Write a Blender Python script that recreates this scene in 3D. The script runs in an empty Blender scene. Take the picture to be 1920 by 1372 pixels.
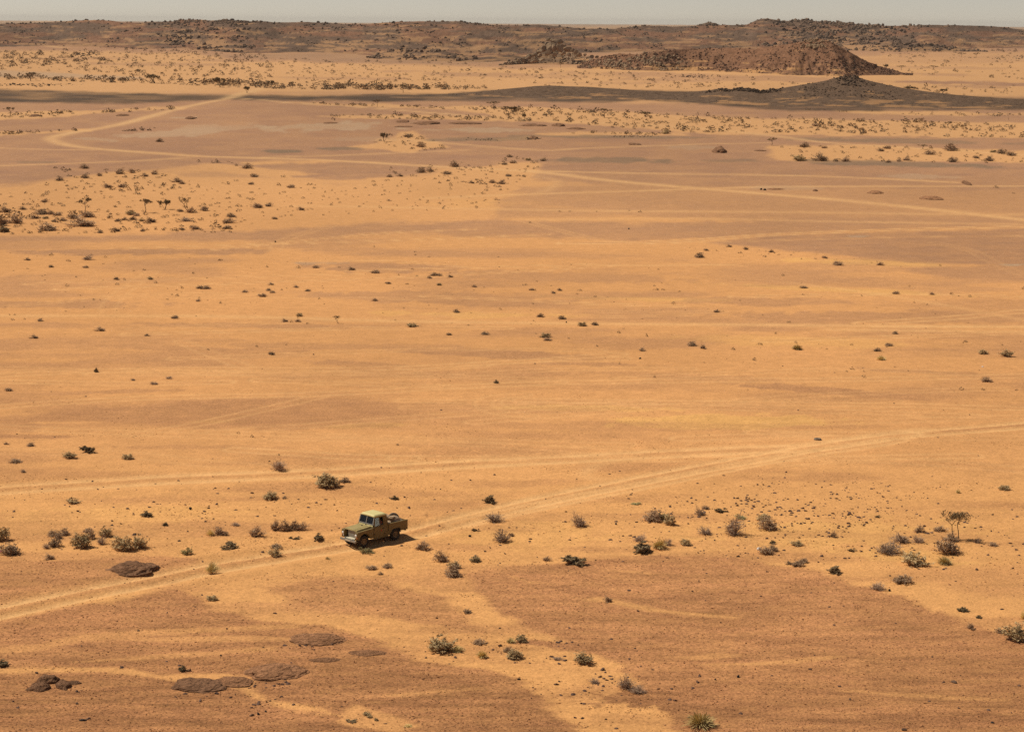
import bpy, bmesh, math, random
import numpy as np
from mathutils import Vector, Matrix

# ------------------------------------------------------------------ camera, sky, sun, exposure
scene = bpy.context.scene
COL = scene.collection
F = 3733.0                      # focal length in pixels of the 1920 px wide photograph
PCX, PCY = 960.0, 686.0
CAM_H = 34.0                    # the photographer stands on a hill 34 m above the plain
EYE_Y = 41.0                    # row of the eye level
PITCH = math.atan((PCY - EYE_Y) / F)
ROLL = 0.0062
cam_data = bpy.data.cameras.new('camera')
cam_data.sensor_fit = 'HORIZONTAL'
cam_data.sensor_width = 36.0
cam_data.lens = F / 1920.0 * 36.0
cam_data.clip_start = 0.5
cam_data.clip_end = 120000.0
cam = bpy.data.objects.new('camera', cam_data)
COL.objects.link(cam)
CAM_R = Matrix.Rotation(math.pi / 2 - PITCH, 3, 'X') @ Matrix.Rotation(ROLL, 3, 'Z')
cam.matrix_world = Matrix.Translation((0, 0, CAM_H)) @ CAM_R.to_4x4()
scene.camera = cam
RM = np.array(CAM_R)

SUN_EL = math.radians(54)
SUN_AZ = Vector((-0.92, 0.33, 0)).normalized()      # the sun stands to the left, a little beyond
SUN_DIR = Vector((SUN_AZ.x * math.cos(SUN_EL), SUN_AZ.y * math.cos(SUN_EL), math.sin(SUN_EL)))

world = bpy.data.worlds.new('World')
scene.world = world
world.use_nodes = True
wn, wl = world.node_tree.nodes, world.node_tree.links
wn.clear()
sky = wn.new('ShaderNodeTexSky')
sky.sky_type = 'NISHITA'
sky.sun_disc = False
sky.sun_elevation = SUN_EL
sky.sun_rotation = math.atan2(SUN_AZ.x, SUN_AZ.y) % (2 * math.pi)
sky.altitude = 4000
sky.air_density = 1.0
sky.dust_density = 0.3
sky.ozone_density = 1.0
hsv = wn.new('ShaderNodeHueSaturation')
hsv.inputs['Saturation'].default_value = 0.6
bg = wn.new('ShaderNodeBackground')
bg.inputs['Strength'].default_value = 0.067
wout = wn.new('ShaderNodeOutputWorld')
wl.new(sky.outputs['Color'], hsv.inputs['Color'])
tint = wn.new('ShaderNodeMix'); tint.data_type = 'RGBA'; tint.blend_type = 'MULTIPLY'
tint.inputs['Factor'].default_value = 1.0; tint.inputs['B'].default_value = (1.13, 0.98, 0.87, 1)      # desert dust
wl.new(hsv.outputs['Color'], tint.inputs['A'])
wl.new(tint.outputs['Result'], bg.inputs['Color'])
wl.new(bg.outputs['Background'], wout.inputs['Surface'])

sun_data = bpy.data.lights.new('sun', 'SUN')
sun_data.energy = 4.3
sun_data.angle = math.radians(0.53)
sun_data.color = (1.0, 0.92, 0.78)
sun = bpy.data.objects.new('sun', sun_data)
sun.rotation_euler = SUN_DIR.to_track_quat('Z', 'Y').to_euler()
sun.location = (-60, 60, 120)
COL.objects.link(sun)

scene.view_settings.view_transform = 'Standard'
scene.view_settings.look = 'None'
scene.view_settings.gamma = 1.0
scene.view_settings.exposure = 0.0
scene.view_settings.use_curve_mapping = False
scene.cycles.volume_bounces = 0
scene.cycles.max_bounces = 5
scene.cycles.use_denoising = False
scene.cycles.sample_clamp_indirect = 2.5
scene.cycles.caustics_reflective = False
scene.cycles.caustics_refractive = False

# ------------------------------------------------------------------ geometry of the view
def ray(px, py):
    """World directions of photo pixels (arrays)."""
    px = np.asarray(px, float); py = np.asarray(py, float)
    c = np.stack([(px - PCX) / F, -(py - PCY) / F, -np.ones_like(px)], -1)
    return c @ RM.T

def project(x, y, z):
    """Photo pixels of world points (arrays)."""
    w = np.stack([x, y, z - CAM_H], -1) @ RM
    d = np.maximum(-w[..., 2], 1e-3)
    return PCX + F * w[..., 0] / d, PCY - F * w[..., 1] / d

def hash2(ix, iy, seed):
    h = np.sin(ix * 127.1 + iy * 311.7 + seed * 74.7) * 43758.5453
    return h - np.floor(h)

def vnoise(x, y, seed=0):
    ix, iy = np.floor(x), np.floor(y)
    fx, fy = x - ix, y - iy
    fx = fx * fx * (3 - 2 * fx); fy = fy * fy * (3 - 2 * fy)
    a = hash2(ix, iy, seed); b = hash2(ix + 1, iy, seed)
    c = hash2(ix, iy + 1, seed); d = hash2(ix + 1, iy + 1, seed)
    return (a + (b - a) * fx) * (1 - fy) + (c + (d - c) * fx) * fy

def fbm(x, y, seed=0, oct=4, gain=0.5):
    s = 0.0; a = 1.0; t = 0.0
    for o in range(oct):
        s = s + a * vnoise(x * 2.03 ** o + o * 17.3, y * 2.03 ** o - o * 9.1, seed + o)
        t += a; a *= gain
    return s / t

def sstep(a, b, x):
    t = np.clip((x - a) / (b - a), 0, 1)
    return t * t * (3 - 2 * t)

def terrain(x, y):
    """Height of the plain: long low swells."""
    x = np.asarray(x, float); y = np.asarray(y, float)
    d = np.hypot(x, y)
    a = 0.22 + 0.55 * sstep(260, 900, d)
    h = a * 2 * (fbm(x / 46, y / 46, 3, 3) - 0.5)
    return h

def ground_at(px, py):
    """Point of the plain seen at a photo pixel."""
    r = ray(px, py)
    z = np.zeros_like(r[..., 0])
    for _ in range(6):
        t = (z - CAM_H) / r[..., 2]
        x, y = r[..., 0] * t, r[..., 1] * t
        z = terrain(x, y)
    return x, y, z

def spot(px, py):
    x, y, z = ground_at(np.array([px]), np.array([py]))
    return float(x[0]), float(y[0]), float(z[0])

def metres_per_pixel(p):
    return math.hypot(p[0], p[1], p[2] - CAM_H) / F

# ------------------------------------------------------------------ object helpers
def tag(o, label=None, cat=None, group=None, kind=None):
    if label: o['label'] = label
    if cat: o['category'] = cat
    if group: o['group'] = group
    if kind: o['kind'] = kind
    return o

def link(name, mesh, parent=None, mats=None):
    o = bpy.data.objects.new(name, mesh)
    COL.objects.link(o)
    if mats and mesh is not None:
        for m in (mats if isinstance(mats, (list, tuple)) else [mats]):
            mesh.materials.append(m)
    if parent: o.parent = parent
    return o

def empty(name, loc=(0, 0, 0), rz=0.0, scale=(1, 1, 1)):
    o = bpy.data.objects.new(name, None)
    o.empty_display_size = 0.2
    o.location = loc; o.rotation_euler = (0, 0, rz); o.scale = scale
    COL.objects.link(o)
    return o

def mesh_arrays(name, V, T, mat_index=None, smooth=False):
    """Mesh from an (n,3) vertex array and an (m,k) face array, k = 3 or 4."""
    V = np.asarray(V, np.float32); T = np.asarray(T, np.int32)
    k = T.shape[1]
    me = bpy.data.meshes.new(name)
    me.vertices.add(len(V)); me.vertices.foreach_set('co', V.ravel())
    me.loops.add(T.size); me.loops.foreach_set('vertex_index', T.ravel())
    me.polygons.add(len(T)); me.polygons.foreach_set('loop_start', np.arange(0, T.size, k, dtype=np.int32))
    me.polygons.foreach_set('loop_total', np.full(len(T), k, np.int32))
    me.polygons.foreach_set('use_smooth', np.full(len(T), smooth, bool))
    if mat_index is not None: me.polygons.foreach_set('material_index', np.asarray(mat_index, np.int32))
    me.update(calc_edges=True)
    return me

def grid_faces(nr, nc):
    i = np.arange(nr * nc).reshape(nr, nc)
    return np.stack([i[:-1, :-1], i[:-1, 1:], i[1:, 1:], i[1:, :-1]], -1).reshape(-1, 4)

def set_attr(me, name, arr):
    if arr.ndim == 2:
        a = me.attributes.new(name, 'FLOAT_COLOR', 'POINT')
        c = np.ones((len(arr), 4), np.float32); c[:, :3] = arr
        a.data.foreach_set('color', c.ravel())
    else:
        a = me.attributes.new(name, 'FLOAT', 'POINT')
        a.data.foreach_set('value', arr.astype(np.float32).ravel())

def material(name, color, rough=0.8, spec=0.2, metal=0.0, var=0.0, noise=None, bump=None):
    """Principled material; var = random value change per object, noise = (scale, amount), bump = (scale, distance)."""
    m = bpy.data.materials.new(name); m.use_nodes = True
    nt = m.node_tree; n, l = nt.nodes, nt.links
    p = n['Principled BSDF']
    p.inputs['Roughness'].default_value = rough
    p.inputs['Specular IOR Level'].default_value = spec
    p.inputs['Metallic'].default_value = metal
    p.inputs['Base Color'].default_value = (*color, 1)
    tc = n.new('ShaderNodeTexCoord')
    val = None
    if noise:
        t = n.new('ShaderNodeTexNoise'); t.inputs['Scale'].default_value = noise[0]; t.inputs['Detail'].default_value = 5
        l.new(tc.outputs['Object'], t.inputs['Vector'])
        mr = n.new('ShaderNodeMapRange')
        mr.inputs['From Min'].default_value = 0.3; mr.inputs['From Max'].default_value = 0.7
        mr.inputs['To Min'].default_value = 1 - noise[1]; mr.inputs['To Max'].default_value = 1 + noise[1]
        l.new(t.outputs['Fac'], mr.inputs['Value']); val = mr.outputs['Result']
    if var:
        oi = n.new('ShaderNodeObjectInfo')
        mr = n.new('ShaderNodeMapRange')
        mr.inputs['To Min'].default_value = 1 - var; mr.inputs['To Max'].default_value = 1 + var
        l.new(oi.outputs['Random'], mr.inputs['Value'])
        if val:
            mm = n.new('ShaderNodeMath'); mm.operation = 'MULTIPLY'
            l.new(val, mm.inputs[0]); l.new(mr.outputs['Result'], mm.inputs[1]); val = mm.outputs[0]
        else: val = mr.outputs['Result']
    if val:
        mx = n.new('ShaderNodeMix'); mx.data_type = 'RGBA'; mx.blend_type = 'MULTIPLY'
        mx.inputs['Factor'].default_value = 1.0
        mx.inputs['A'].default_value = (*color, 1)
        l.new(val, mx.inputs['B']); l.new(mx.outputs['Result'], p.inputs['Base Color'])
    if bump:
        t = n.new('ShaderNodeTexNoise'); t.inputs['Scale'].default_value = bump[0]; t.inputs['Detail'].default_value = 6
        l.new(tc.outputs['Object'], t.inputs['Vector'])
        b = n.new('ShaderNodeBump'); b.inputs['Distance'].default_value = bump[1]; b.inputs['Strength'].default_value = 1
        l.new(t.outputs['Fac'], b.inputs['Height']); l.new(b.outputs['Normal'], p.inputs['Normal'])
    return m

# ------------------------------------------------------------------ the plain
SAND = np.array((0.61, 0.305, 0.120))
SAND_FAR = np.array((0.55, 0.305, 0.138))
SAND_ORANGE = np.array((0.69, 0.38, 0.125))
GRAVEL = np.array((0.375, 0.173, 0.076))
GRAVEL_FAR = np.array((0.335, 0.182, 0.108))
DARK = np.array((0.092, 0.061, 0.042))
PALE = np.array((0.42, 0.275, 0.168))
GREY = np.array((0.215, 0.142, 0.090))
TRACK = np.array((0.74, 0.43, 0.185))
ROCK = np.array((0.20, 0.118, 0.075))

def ground_material():
    m = bpy.data.materials.new('desert_ground'); m.use_nodes = True
    n, l = m.node_tree.nodes, m.node_tree.links
    p = n['Principled BSDF']; p.inputs['Roughness'].default_value = 0.95; p.inputs['Specular IOR Level'].default_value = 0.05
    col = n.new('ShaderNodeAttribute'); col.attribute_name = 'Col'
    gra = n.new('ShaderNodeAttribute'); gra.attribute_name = 'grain'
    tc = n.new('ShaderNodeTexCoord')
    def noise(scale, detail, rough=0.6):
        t = n.new('ShaderNodeTexNoise'); t.inputs['Scale'].default_value = scale
        t.inputs['Detail'].default_value = detail; t.inputs['Roughness'].default_value = rough
        l.new(tc.outputs['Object'], t.inputs['Vector']); return t.outputs['Fac']
    def maprange(v, a, b, c, d):
        r = n.new('ShaderNodeMapRange'); l.new(v, r.inputs['Value'])
        for k, x in zip(('From Min', 'From Max', 'To Min', 'To Max'), (a, b, c, d)): r.inputs[k].default_value = x
        return r.outputs['Result']
    def math_(op, a, b):
        t = n.new('ShaderNodeMath'); t.operation = op
        for i, v in enumerate((a, b)):
            if isinstance(v, (int, float)): t.inputs[i].default_value = v
            else: l.new(v, t.inputs[i])
        return t.outputs[0]
    fine = noise(6.5, 3, 0.7)          # gravel and grit, 20-40 cm lumps
    wide = noise(0.55, 4)
    sp = maprange(fine, 0.36, 0.64, -1.0, 1.0)
    amp = math_('MULTIPLY', gra.outputs['Fac'], 1.0)
    k1 = math_('ADD', math_('MULTIPLY', sp, amp), 1.0)
    k2 = math_('MULTIPLY', maprange(wide, 0.3, 0.7, 0.92, 1.08), maprange(noise(1.7, 3), 0.3, 0.7, 0.93, 1.07))
    k = math_('MULTIPLY', k1, k2)
    mx = n.new('ShaderNodeMix'); mx.data_type = 'RGBA'; mx.blend_type = 'MULTIPLY'; mx.inputs['Factor'].default_value = 1
    l.new(col.outputs['Color'], mx.inputs['A']); l.new(k, mx.inputs['B'])
    l.new(mx.outputs['Result'], p.inputs['Base Color'])
    lump = noise(2.6, 5, 0.65)
    b = n.new('ShaderNodeBump'); b.inputs['Strength'].default_value = 0.55; b.inputs['Distance'].default_value = 0.16
    l.new(lump, b.inputs['Height']); l.new(b.outputs['Normal'], p.inputs['Normal'])
    return m
MAT_GROUND = ground_material()

# rows even in depression angle, columns even in bearing: about one quad per picture pixel where it is seen
row_px = np.concatenate([np.linspace(1495, 100, 740), np.linspace(98, 52, 60)[0:], np.linspace(51, EYE_Y + 4.0, 14)])
dep = np.arctan((row_px - PCY) / F) + PITCH
dist = CAM_H / np.tan(dep)
dist = np.concatenate([[40.0, 60.0, 75.0], dist])
tan_u = np.concatenate([np.linspace(-3.0, -0.36, 9)[:-1], np.linspace(-0.345, 0.345, 840), np.linspace(0.36, 3.0, 9)[1:]])
NR, NC = len(dist), len(tan_u)
GY = np.repeat(dist[:, None], NC, 1)
GX = GY * tan_u[None, :]
GZ = terrain(GX, GY)
PX, PY = project(GX, GY, GZ)
vis = (np.abs(PX - 960) < 1500)
WARP = (fbm(PX / 90, PY / 14, 11, 4) - 0.5)
WARP2 = (fbm(PX / 26, PY / 5, 12, 3) - 0.5)
WX = (fbm(PX / 60, PY / 12, 13, 3) - 0.5)
KX = 0.22       # the plain is seen foreshortened: distances across count less than distances along

def box_of(pts, pad_x, pad_y):
    p = np.asarray(pts, float)
    b = (PX > p[:, 0].min() - pad_x) & (PX < p[:, 0].max() + pad_x) & (PY > p[:, 1].min() - pad_y) & (PY < p[:, 1].max() + pad_y)
    return np.nonzero(b.ravel())[0]

def seg_dist(x, y, p, q):
    dx, dy = q[0] - p[0], q[1] - p[1]
    L = dx * dx + dy * dy + 1e-9
    t = np.clip(((x - p[0]) * dx + (y - p[1]) * dy) / L, 0, 1)
    return np.hypot(x - p[0] - t * dx, y - p[1] - t * dy)

def poly_mask(pts, soft, warp):
    idx = box_of(pts, 60 + soft * 4, 12 + soft * 2)
    x = PX.ravel()[idx] + WX.ravel()[idx] * warp * 3; y = PY.ravel()[idx]
    p = np.asarray(pts, float)
    inside = np.zeros(len(idx), bool); d = np.full(len(idx), 1e9)
    for a, b in zip(p, np.roll(p, -1, 0)):
        if a[1] != b[1]:
            c = ((a[1] > y) != (b[1] > y)) & (x < (b[0] - a[0]) * (y - a[1]) / (b[1] - a[1]) + a[0])
            inside ^= c
        d = np.minimum(d, seg_dist(x * KX, y, (a[0] * KX, a[1]), (b[0] * KX, b[1])))
    sd = np.where(inside, -d, d) + (WARP.ravel()[idx] * 1.6 + WARP2.ravel()[idx] * 1.3) * warp
    return idx, sstep(soft, -soft, sd)

def lens_mask(cx, cy, rx, ry, tilt, warp=0.5):
    pad = 1.6
    idx = box_of([(cx - rx * pad, cy - ry * pad - abs(tilt) * rx), (cx + rx * pad, cy + ry * pad + abs(tilt) * rx)], 10, 3)
    x = PX.ravel()[idx] - cx; y = PY.ravel()[idx] - cy - tilt * x
    r = np.hypot(x / rx, y / ry) + (WARP.ravel()[idx] * 1.7 + WARP2.ravel()[idx] * 0.9) * warp
    return idx, sstep(1.08, 0.68, r + WARP2.ravel()[idx] * 0.5)

NV = NR * NC
gr = np.zeros(NV); dk = np.zeros(NV); pl = np.zeros(NV); gy = np.zeros(NV); tr = np.zeros(NV); sa = np.zeros(NV); rk = np.zeros(NV)
def put(f, im, v):
    i, m = im
    f[i] += (v - f[i]) * m
P_, L_ = poly_mask, lens_mask

# -- general weave of sand and gravel
px_, py_ = PX.ravel(), PY.ravel()
weave = fbm(px_ / 300, py_ / 19, 21, 4, 0.5)
far_w = sstep(620, 420, py_)
gr += sstep(0.44, 0.72, weave) * 0.44
# -- wide zone between the far band and the acacia thicket: pinkish gravel flats
put(gr, P_([(-400, 186), (250, 192), (480, 186), (960, 186), (1500, 200), (2300, 206), (2300, 350), (1400, 352), (1000, 320), (800, 310), (600, 300), (400, 306), (0, 345), (-400, 345)], 3, 4), 0.85)
put(gr, P_([(980, 318), (1300, 330), (2300, 335), (2300, 372), (1800, 370), (1300, 356), (1000, 340)], 3, 4), 0.72)
put(gr, P_([(1050, 345), (1400, 352), (2300, 360), (2300, 430), (1500, 425), (1150, 400), (950, 372)], 5, 6), 0.5)
# sand lobe with the scattered bushes, left centre
put(gr, P_([(-400, 362), (0, 356), (70, 345), (140, 330), (225, 320), (330, 326), (400, 343), (520, 338), (640, 346), (760, 335), (850, 318), (960, 305), (1020, 308), (1000, 335), (960, 362), (930, 392), (930, 432), (-400, 445)], 2.5, 5), 0.02)
put(gr, P_([(330, 296), (480, 308), (700, 305), (830, 312), (760, 330), (640, 340), (560, 335), (430, 312)], 2, 4), 0.8)
put(gr, P_([(400, 306), (470, 311), (520, 318), (620, 332), (560, 338), (440, 325)], 2, 3), 0.05)
put(gr, L_(585, 331, 34, 3.0, 0), 0.8)
for z in ([(870, 204), (1000, 200), (1200, 212), (1400, 222), (1700, 226), (2300, 236), (2300, 266), (1700, 257), (1450, 252), (1250, 248), (1100, 234), (950, 226)],
          [(1440, 273), (1600, 271), (1800, 279), (2300, 290), (2300, 312), (1700, 303), (1500, 303), (1450, 300)],
          [(-300, 217), (120, 209), (330, 200), (340, 203), (220, 212), (60, 223), (-300, 226)],
          [(-300, 250), (60, 247), (160, 243), (170, 246), (0, 255), (-300, 258)],
          [(665, 276), (705, 268), (712, 262), (752, 258), (748, 248), (775, 246), (790, 258), (822, 266), (835, 276), (790, 282), (770, 287), (720, 280)],
          [(540, 192), (700, 196), (900, 200), (1000, 205), (990, 213), (850, 206), (650, 200)],
          [(590, 218), (750, 215), (960, 222), (960, 227), (740, 224)],
          [(1010, 252), (1100, 247), (1230, 250), (1290, 253), (1200, 254), (1040, 255)],
          [(1500, 178), (1620, 184), (1700, 196), (1760, 201), (1680, 200), (1560, 190)],
          [(1560, 206), (1800, 210), (2300, 216), (2300, 222), (1800, 217), (1600, 212)],
          [(880, 262), (1000, 258), (1030, 260), (900, 265)]):
    put(gr, P_(z, 1.6, 4), 0.03)
# rust gravel at the band's lee and lens shaped lag patches
for c in ((525, 284, 40, 3.6, 0, .9), (638, 279, 42, 3.0, 0, .8), (905, 262, 130, 4.2, -0.01, .75), (1150, 257, 180, 3.2, 0.01, .7), (1150, 300, 130, 7, 0.01, .85), (1380, 302, 60, 4, 0, .5), (1700, 308, 220, 6, 0.03, .75), (1700, 265, 260, 5, 0.02, .7), (60, 304, 40, 1.6, 0, .5)):
    put(gy, L_(*c[:5]), c[5])
# pale rock pavement
for c in ((610, 238, 200, 8, -0.01, .85), (420, 240, 90, 7, -0.05, .6), (330, 250, 130, 6, -0.06, .7), (880, 243, 100, 5, 0.02, .75), (190, 262, 50, 3, 0.05, .6), (1310, 277, 60, 4, 0, .45), (1740, 332, 100, 4, 0.02, .55), (1470, 353, 60, 4, 0, .4), (1900, 496, 22, 2.0, 0, .9), (600, 493, 75, 3.5, 0, .55), (345, 221, 30, 1.5, 0, .8), (1610, 443, 26, 2, 0, .5), (700, 262, 90, 4, .03, .35)):
    put(pl, L_(*c[:5], 0.8), c[5])
# dark stone band in front of the far scrub
put(dk, P_([(-400, 166), (0, 169), (150, 172), (300, 176), (430, 178), (560, 179), (700, 178), (850, 175), (900, 172), (960, 168), (1100, 166), (1300, 172), (1500, 176), (2300, 190), (2300, 208), (1800, 207), (1650, 208), (1500, 208), (1420, 205), (1330, 195), (1200, 188), (1130, 194), (1000, 190), (900, 190), (700, 190), (560, 190), (430, 187), (250, 195), (100, 193), (-400, 190)], 2.5, 2.5), 0.92)
put(dk, P_([(1230, 183), (1400, 188), (1330, 193), (1200, 187)], 1.5, 2), 0.2)
# sand behind the band; gravel tongues and rock towards the ridge
put(gr, P_([(-400, 98), (300, 92), (700, 120), (1000, 128), (1300, 138), (1650, 128), (2300, 100), (2300, 188), (1500, 172), (900, 168), (400, 174), (-400, 164)], 3, 3), 0.08)
put(gr, P_([(-400, 84), (0, 84), (330, 88), (700, 94), (1100, 98), (1660, 92), (2300, 84), (2300, 92), (1800, 99), (1640, 104), (1400, 104), (1120, 126), (960, 128), (820, 122), (560, 116), (440, 112), (380, 104), (200, 97), (-400, 96)], 3, 4), 0.8)
put(gy, P_([(380, 104), (600, 100), (900, 108), (1000, 116), (820, 122), (560, 114)], 4, 4), 0.35)
put(pl, P_([(-400, 128), (0, 131), (130, 139), (260, 145), (270, 149), (120, 146), (-400, 140)], 1.5, 1.5), 0.75)
for c in ((300, 121, 170, 3, .01, .5), (660, 147, 160, 3, .01, .45), (900, 140, 150, 4, .01, .55), (150, 110, 120, 2.5, 0, .4), (1150, 156, 170, 2.5, 0, .4), (1600, 120, 90, 3, 0, .4), (1800, 128, 160, 3, .01, .4), (460, 114, 110, 3, 0.01, .6), (120, 86, 300, 4, 0.0, .75), (600, 104, 160, 5, 0, .7), (820, 110, 140, 7, 0.02, .6), (1100, 122, 180, 6, 0.02, .6), (1250, 141, 200, 5, 0.02, .55), (1420, 147, 180, 6, .01, .7), (1030, 145, 120, 3, 0, .4), (740, 134, 60, 2, 0, .5), (1330, 150, 200, 5, 0, .55), (1480, 150, 100, 5, 0, .6), (1780, 155, 140, 3, 0.01, .9), (1900, 159, 90, 4, 0, .9), (1750, 140, 90, 3, .02, .5), (1850, 163, 80, 3, .02, .6)):
    put(gr, L_(*c[:5]), c[5])
put(gy, P_([(-400, 74), (300, 78), (800, 92), (1100, 100), (1500, 96), (2300, 84), (2300, 40), (-400, 40)], 4, 3), 0.55)
# -- middle ground lag gravel
put(gr, P_([(-300, 446), (200, 442), (420, 432), (900, 410), (1200, 418), (1900, 405), (2300, 405), (2300, 424), (1900, 424), (1450, 442), (1200, 452), (1000, 444), (760, 437), (600, 446), (300, 452), (-300, 455)], 5, 7), 0.62)
put(gr, P_([(1330, 455), (1450, 443), (1920, 427), (2300, 425), (2300, 500), (1920, 500), (1700, 492), (1560, 478), (1450, 468)], 3, 4), 0.72)
put(gr, P_([(1680, 503), (1920, 497), (2300, 500), (2300, 535), (1920, 528), (1760, 520)], 3, 3), 0.6)
for c in ((250, 472, 330, 6, -0.005, .6), (1050, 520, 230, 11, .03, .4), (720, 500, 170, 12, .03, .55), (850, 560, 280, 12, .03, .5), (110, 570, 210, 9, 0, .5), (450, 610, 260, 5, 0.01, .45), (1600, 595, 260, 13, .01, .5), (1420, 565, 170, 9, .02, .45), (1900, 570, 160, 8, 0, .3), (650, 650, 260, 7, .01, .35), (900, 662, 230, 9, .04, .55), (700, 685, 130, 6, .05, .45), (1120, 683, 120, 4, .02, .5), (1560, 733, 190, 7, .07, .6), (1330, 708, 140, 5, .03, .45), (1720, 697, 150, 5, .06, .5), (1370, 762, 110, 6, 0, .3),
          (150, 640, 160, 6, .02, .35), (390, 655, 170, 4, .02, .45), (200, 735, 160, 4, -0.03, .45), (60, 752, 90, 4, .02, .55), (560, 702, 120, 3, 0, .3),
          (50, 818, 100, 4, 0.01, .65), (330, 838, 200, 5, 0, .35), (560, 800, 140, 5, 0, .4), (930, 765, 260, 6, .03, .45), (1060, 800, 300, 7, .02, .35), (1400, 800, 260, 6, 0, .3), (740, 862, 160, 6, 0, .3), (1000, 905, 150, 8, -0.04, .35), (1750, 870, 160, 6, .01, .25), (480, 868, 200, 4, -0.02, .3)):
    put(gr, L_(*c[:5]), c[5])
put(gr, P_([(-60, 800), (60, 775), (200, 760), (400, 748), (560, 745), (660, 747), (760, 765), (850, 782), (760, 795), (640, 800), (480, 805), (300, 800), (160, 790), (0, 812)], 5, 9), 0.62)
put(gr, L_(110, 792, 90, 3, 0, .7), 0.05)
# bright yellow sand
for c in ((1200, 560, 200, 5, 0.02, .5), (1600, 545, 250, 5, 0.05, .5), (1620, 492, 180, 6, .03, .6), (1350, 790, 230, 14, 0.0, .75), (1100, 765, 200, 6, .02, .6), (700, 797, 90, 5, -0.05, .8), (880, 590, 200, 6, .02, .5), (420, 790, 80, 3, 0, .5), (120, 985, 240, 30, 0, .35), (1560, 1000, 300, 28, 0, .45), (1000, 1000, 160, 30, 0, .3), (300, 960, 200, 18, 0, .3), (1700, 1040, 140, 16, .1, .5), (900, 380, 120, 10, 0, .2), (1500, 640, 260, 10, 0.03, .35), (1650, 1120, 90, 7, .4, .4)):
    put(sa, L_(*c[:5]), c[5])
# -- foreground
put(gr, P_([(-400, 1052), (0, 1051), (150, 1049), (300, 1040), (380, 1048), (395, 1075), (330, 1090), (200, 1108), (60, 1132), (-400, 1200)], 2.5, 3), 0.78)
put(gr, P_([(-400, 1185), (0, 1162), (200, 1132), (330, 1106), (372, 1116), (400, 1145), (500, 1165), (600, 1172), (700, 1198), (790, 1238), (900, 1256), (985, 1275), (1040, 1330), (1080, 1372), (1110, 1700), (-400, 1700)], 3.5, 5), 0.9)
put(gr, P_([(500, 1098), (600, 1086), (720, 1090), (830, 1118), (880, 1160), (900, 1185), (800, 1170), (640, 1150), (540, 1132)], 5, 6), 0.7)
put(gr, P_([(870, 1076), (960, 1060), (1100, 1053), (1250, 1040), (1380, 1046), (1500, 1066), (1600, 1094), (1700, 1122), (1770, 1152), (1850, 1182), (2000, 1218), (2400, 1300), (2400, 1700), (1330, 1700), (1270, 1372), (1215, 1288), (1130, 1232), (1010, 1186), (930, 1140)], 3, 5), 0.86)
put(gr, P_([(1690, 1078), (1800, 1062), (2400, 1060), (2400, 1130), (1850, 1120)], 8, 6), 0.4)
for z, v in (([(-300, 1256), (120, 1250), (255, 1252), (300, 1264), (420, 1262), (480, 1270), (470, 1288), (500, 1310), (600, 1325), (640, 1345), (560, 1335), (480, 1312), (440, 1290), (330, 1278), (200, 1260), (-300, 1266)], .12),
             ([(-200, 1230), (60, 1208), (150, 1190), (300, 1178), (560, 1170), (560, 1176), (300, 1190), (160, 1204), (60, 1222)], .45),
             ([(200, 1198), (400, 1192), (620, 1194), (620, 1200), (300, 1204)], .4),
             ([(150, 1240), (320, 1224), (520, 1212), (520, 1218), (330, 1234)], .45),
             ([(960, 1082), (1060, 1100), (1140, 1122), (1250, 1143), (1385, 1156), (1380, 1160), (1240, 1149), (1120, 1128), (1020, 1106)], .15),
             ([(1130, 1066), (1220, 1074), (1220, 1077), (1130, 1069)], .3),
             ([(1440, 1240), (1560, 1228), (1590, 1230), (1500, 1244), (1300, 1246)], .35),
             ([(1240, 1233), (1350, 1224), (1420, 1226), (1300, 1238)], .5),
             ([(1550, 1292), (1720, 1300), (1900, 1310), (1900, 1316), (1700, 1308)], .5),
             ([(1480, 1365), (1720, 1340), (1900, 1335), (1900, 1342), (1700, 1350)], .55),
             ([(680, 1306), (820, 1292), (900, 1288), (900, 1293), (800, 1301)], .4),
             ([(630, 1350), (660, 1318), (700, 1330), (790, 1360), (740, 1372), (660, 1362)], .3)):
    put(gr, P_(z, 2.5, 3), v)
for c in ((1650, 1210, 350, 8, .05, .95), (1300, 1310, 200, 22, 0, .98), (1750, 1350, 260, 16, 0, 1.0), (300, 1345, 300, 20, 0, .98), (1100, 1215, 140, 10, 0.1, .98), (1050, 1105, 100, 12, .1, .95)):
    put(gr, L_(*c[:5]), c[5])

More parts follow.
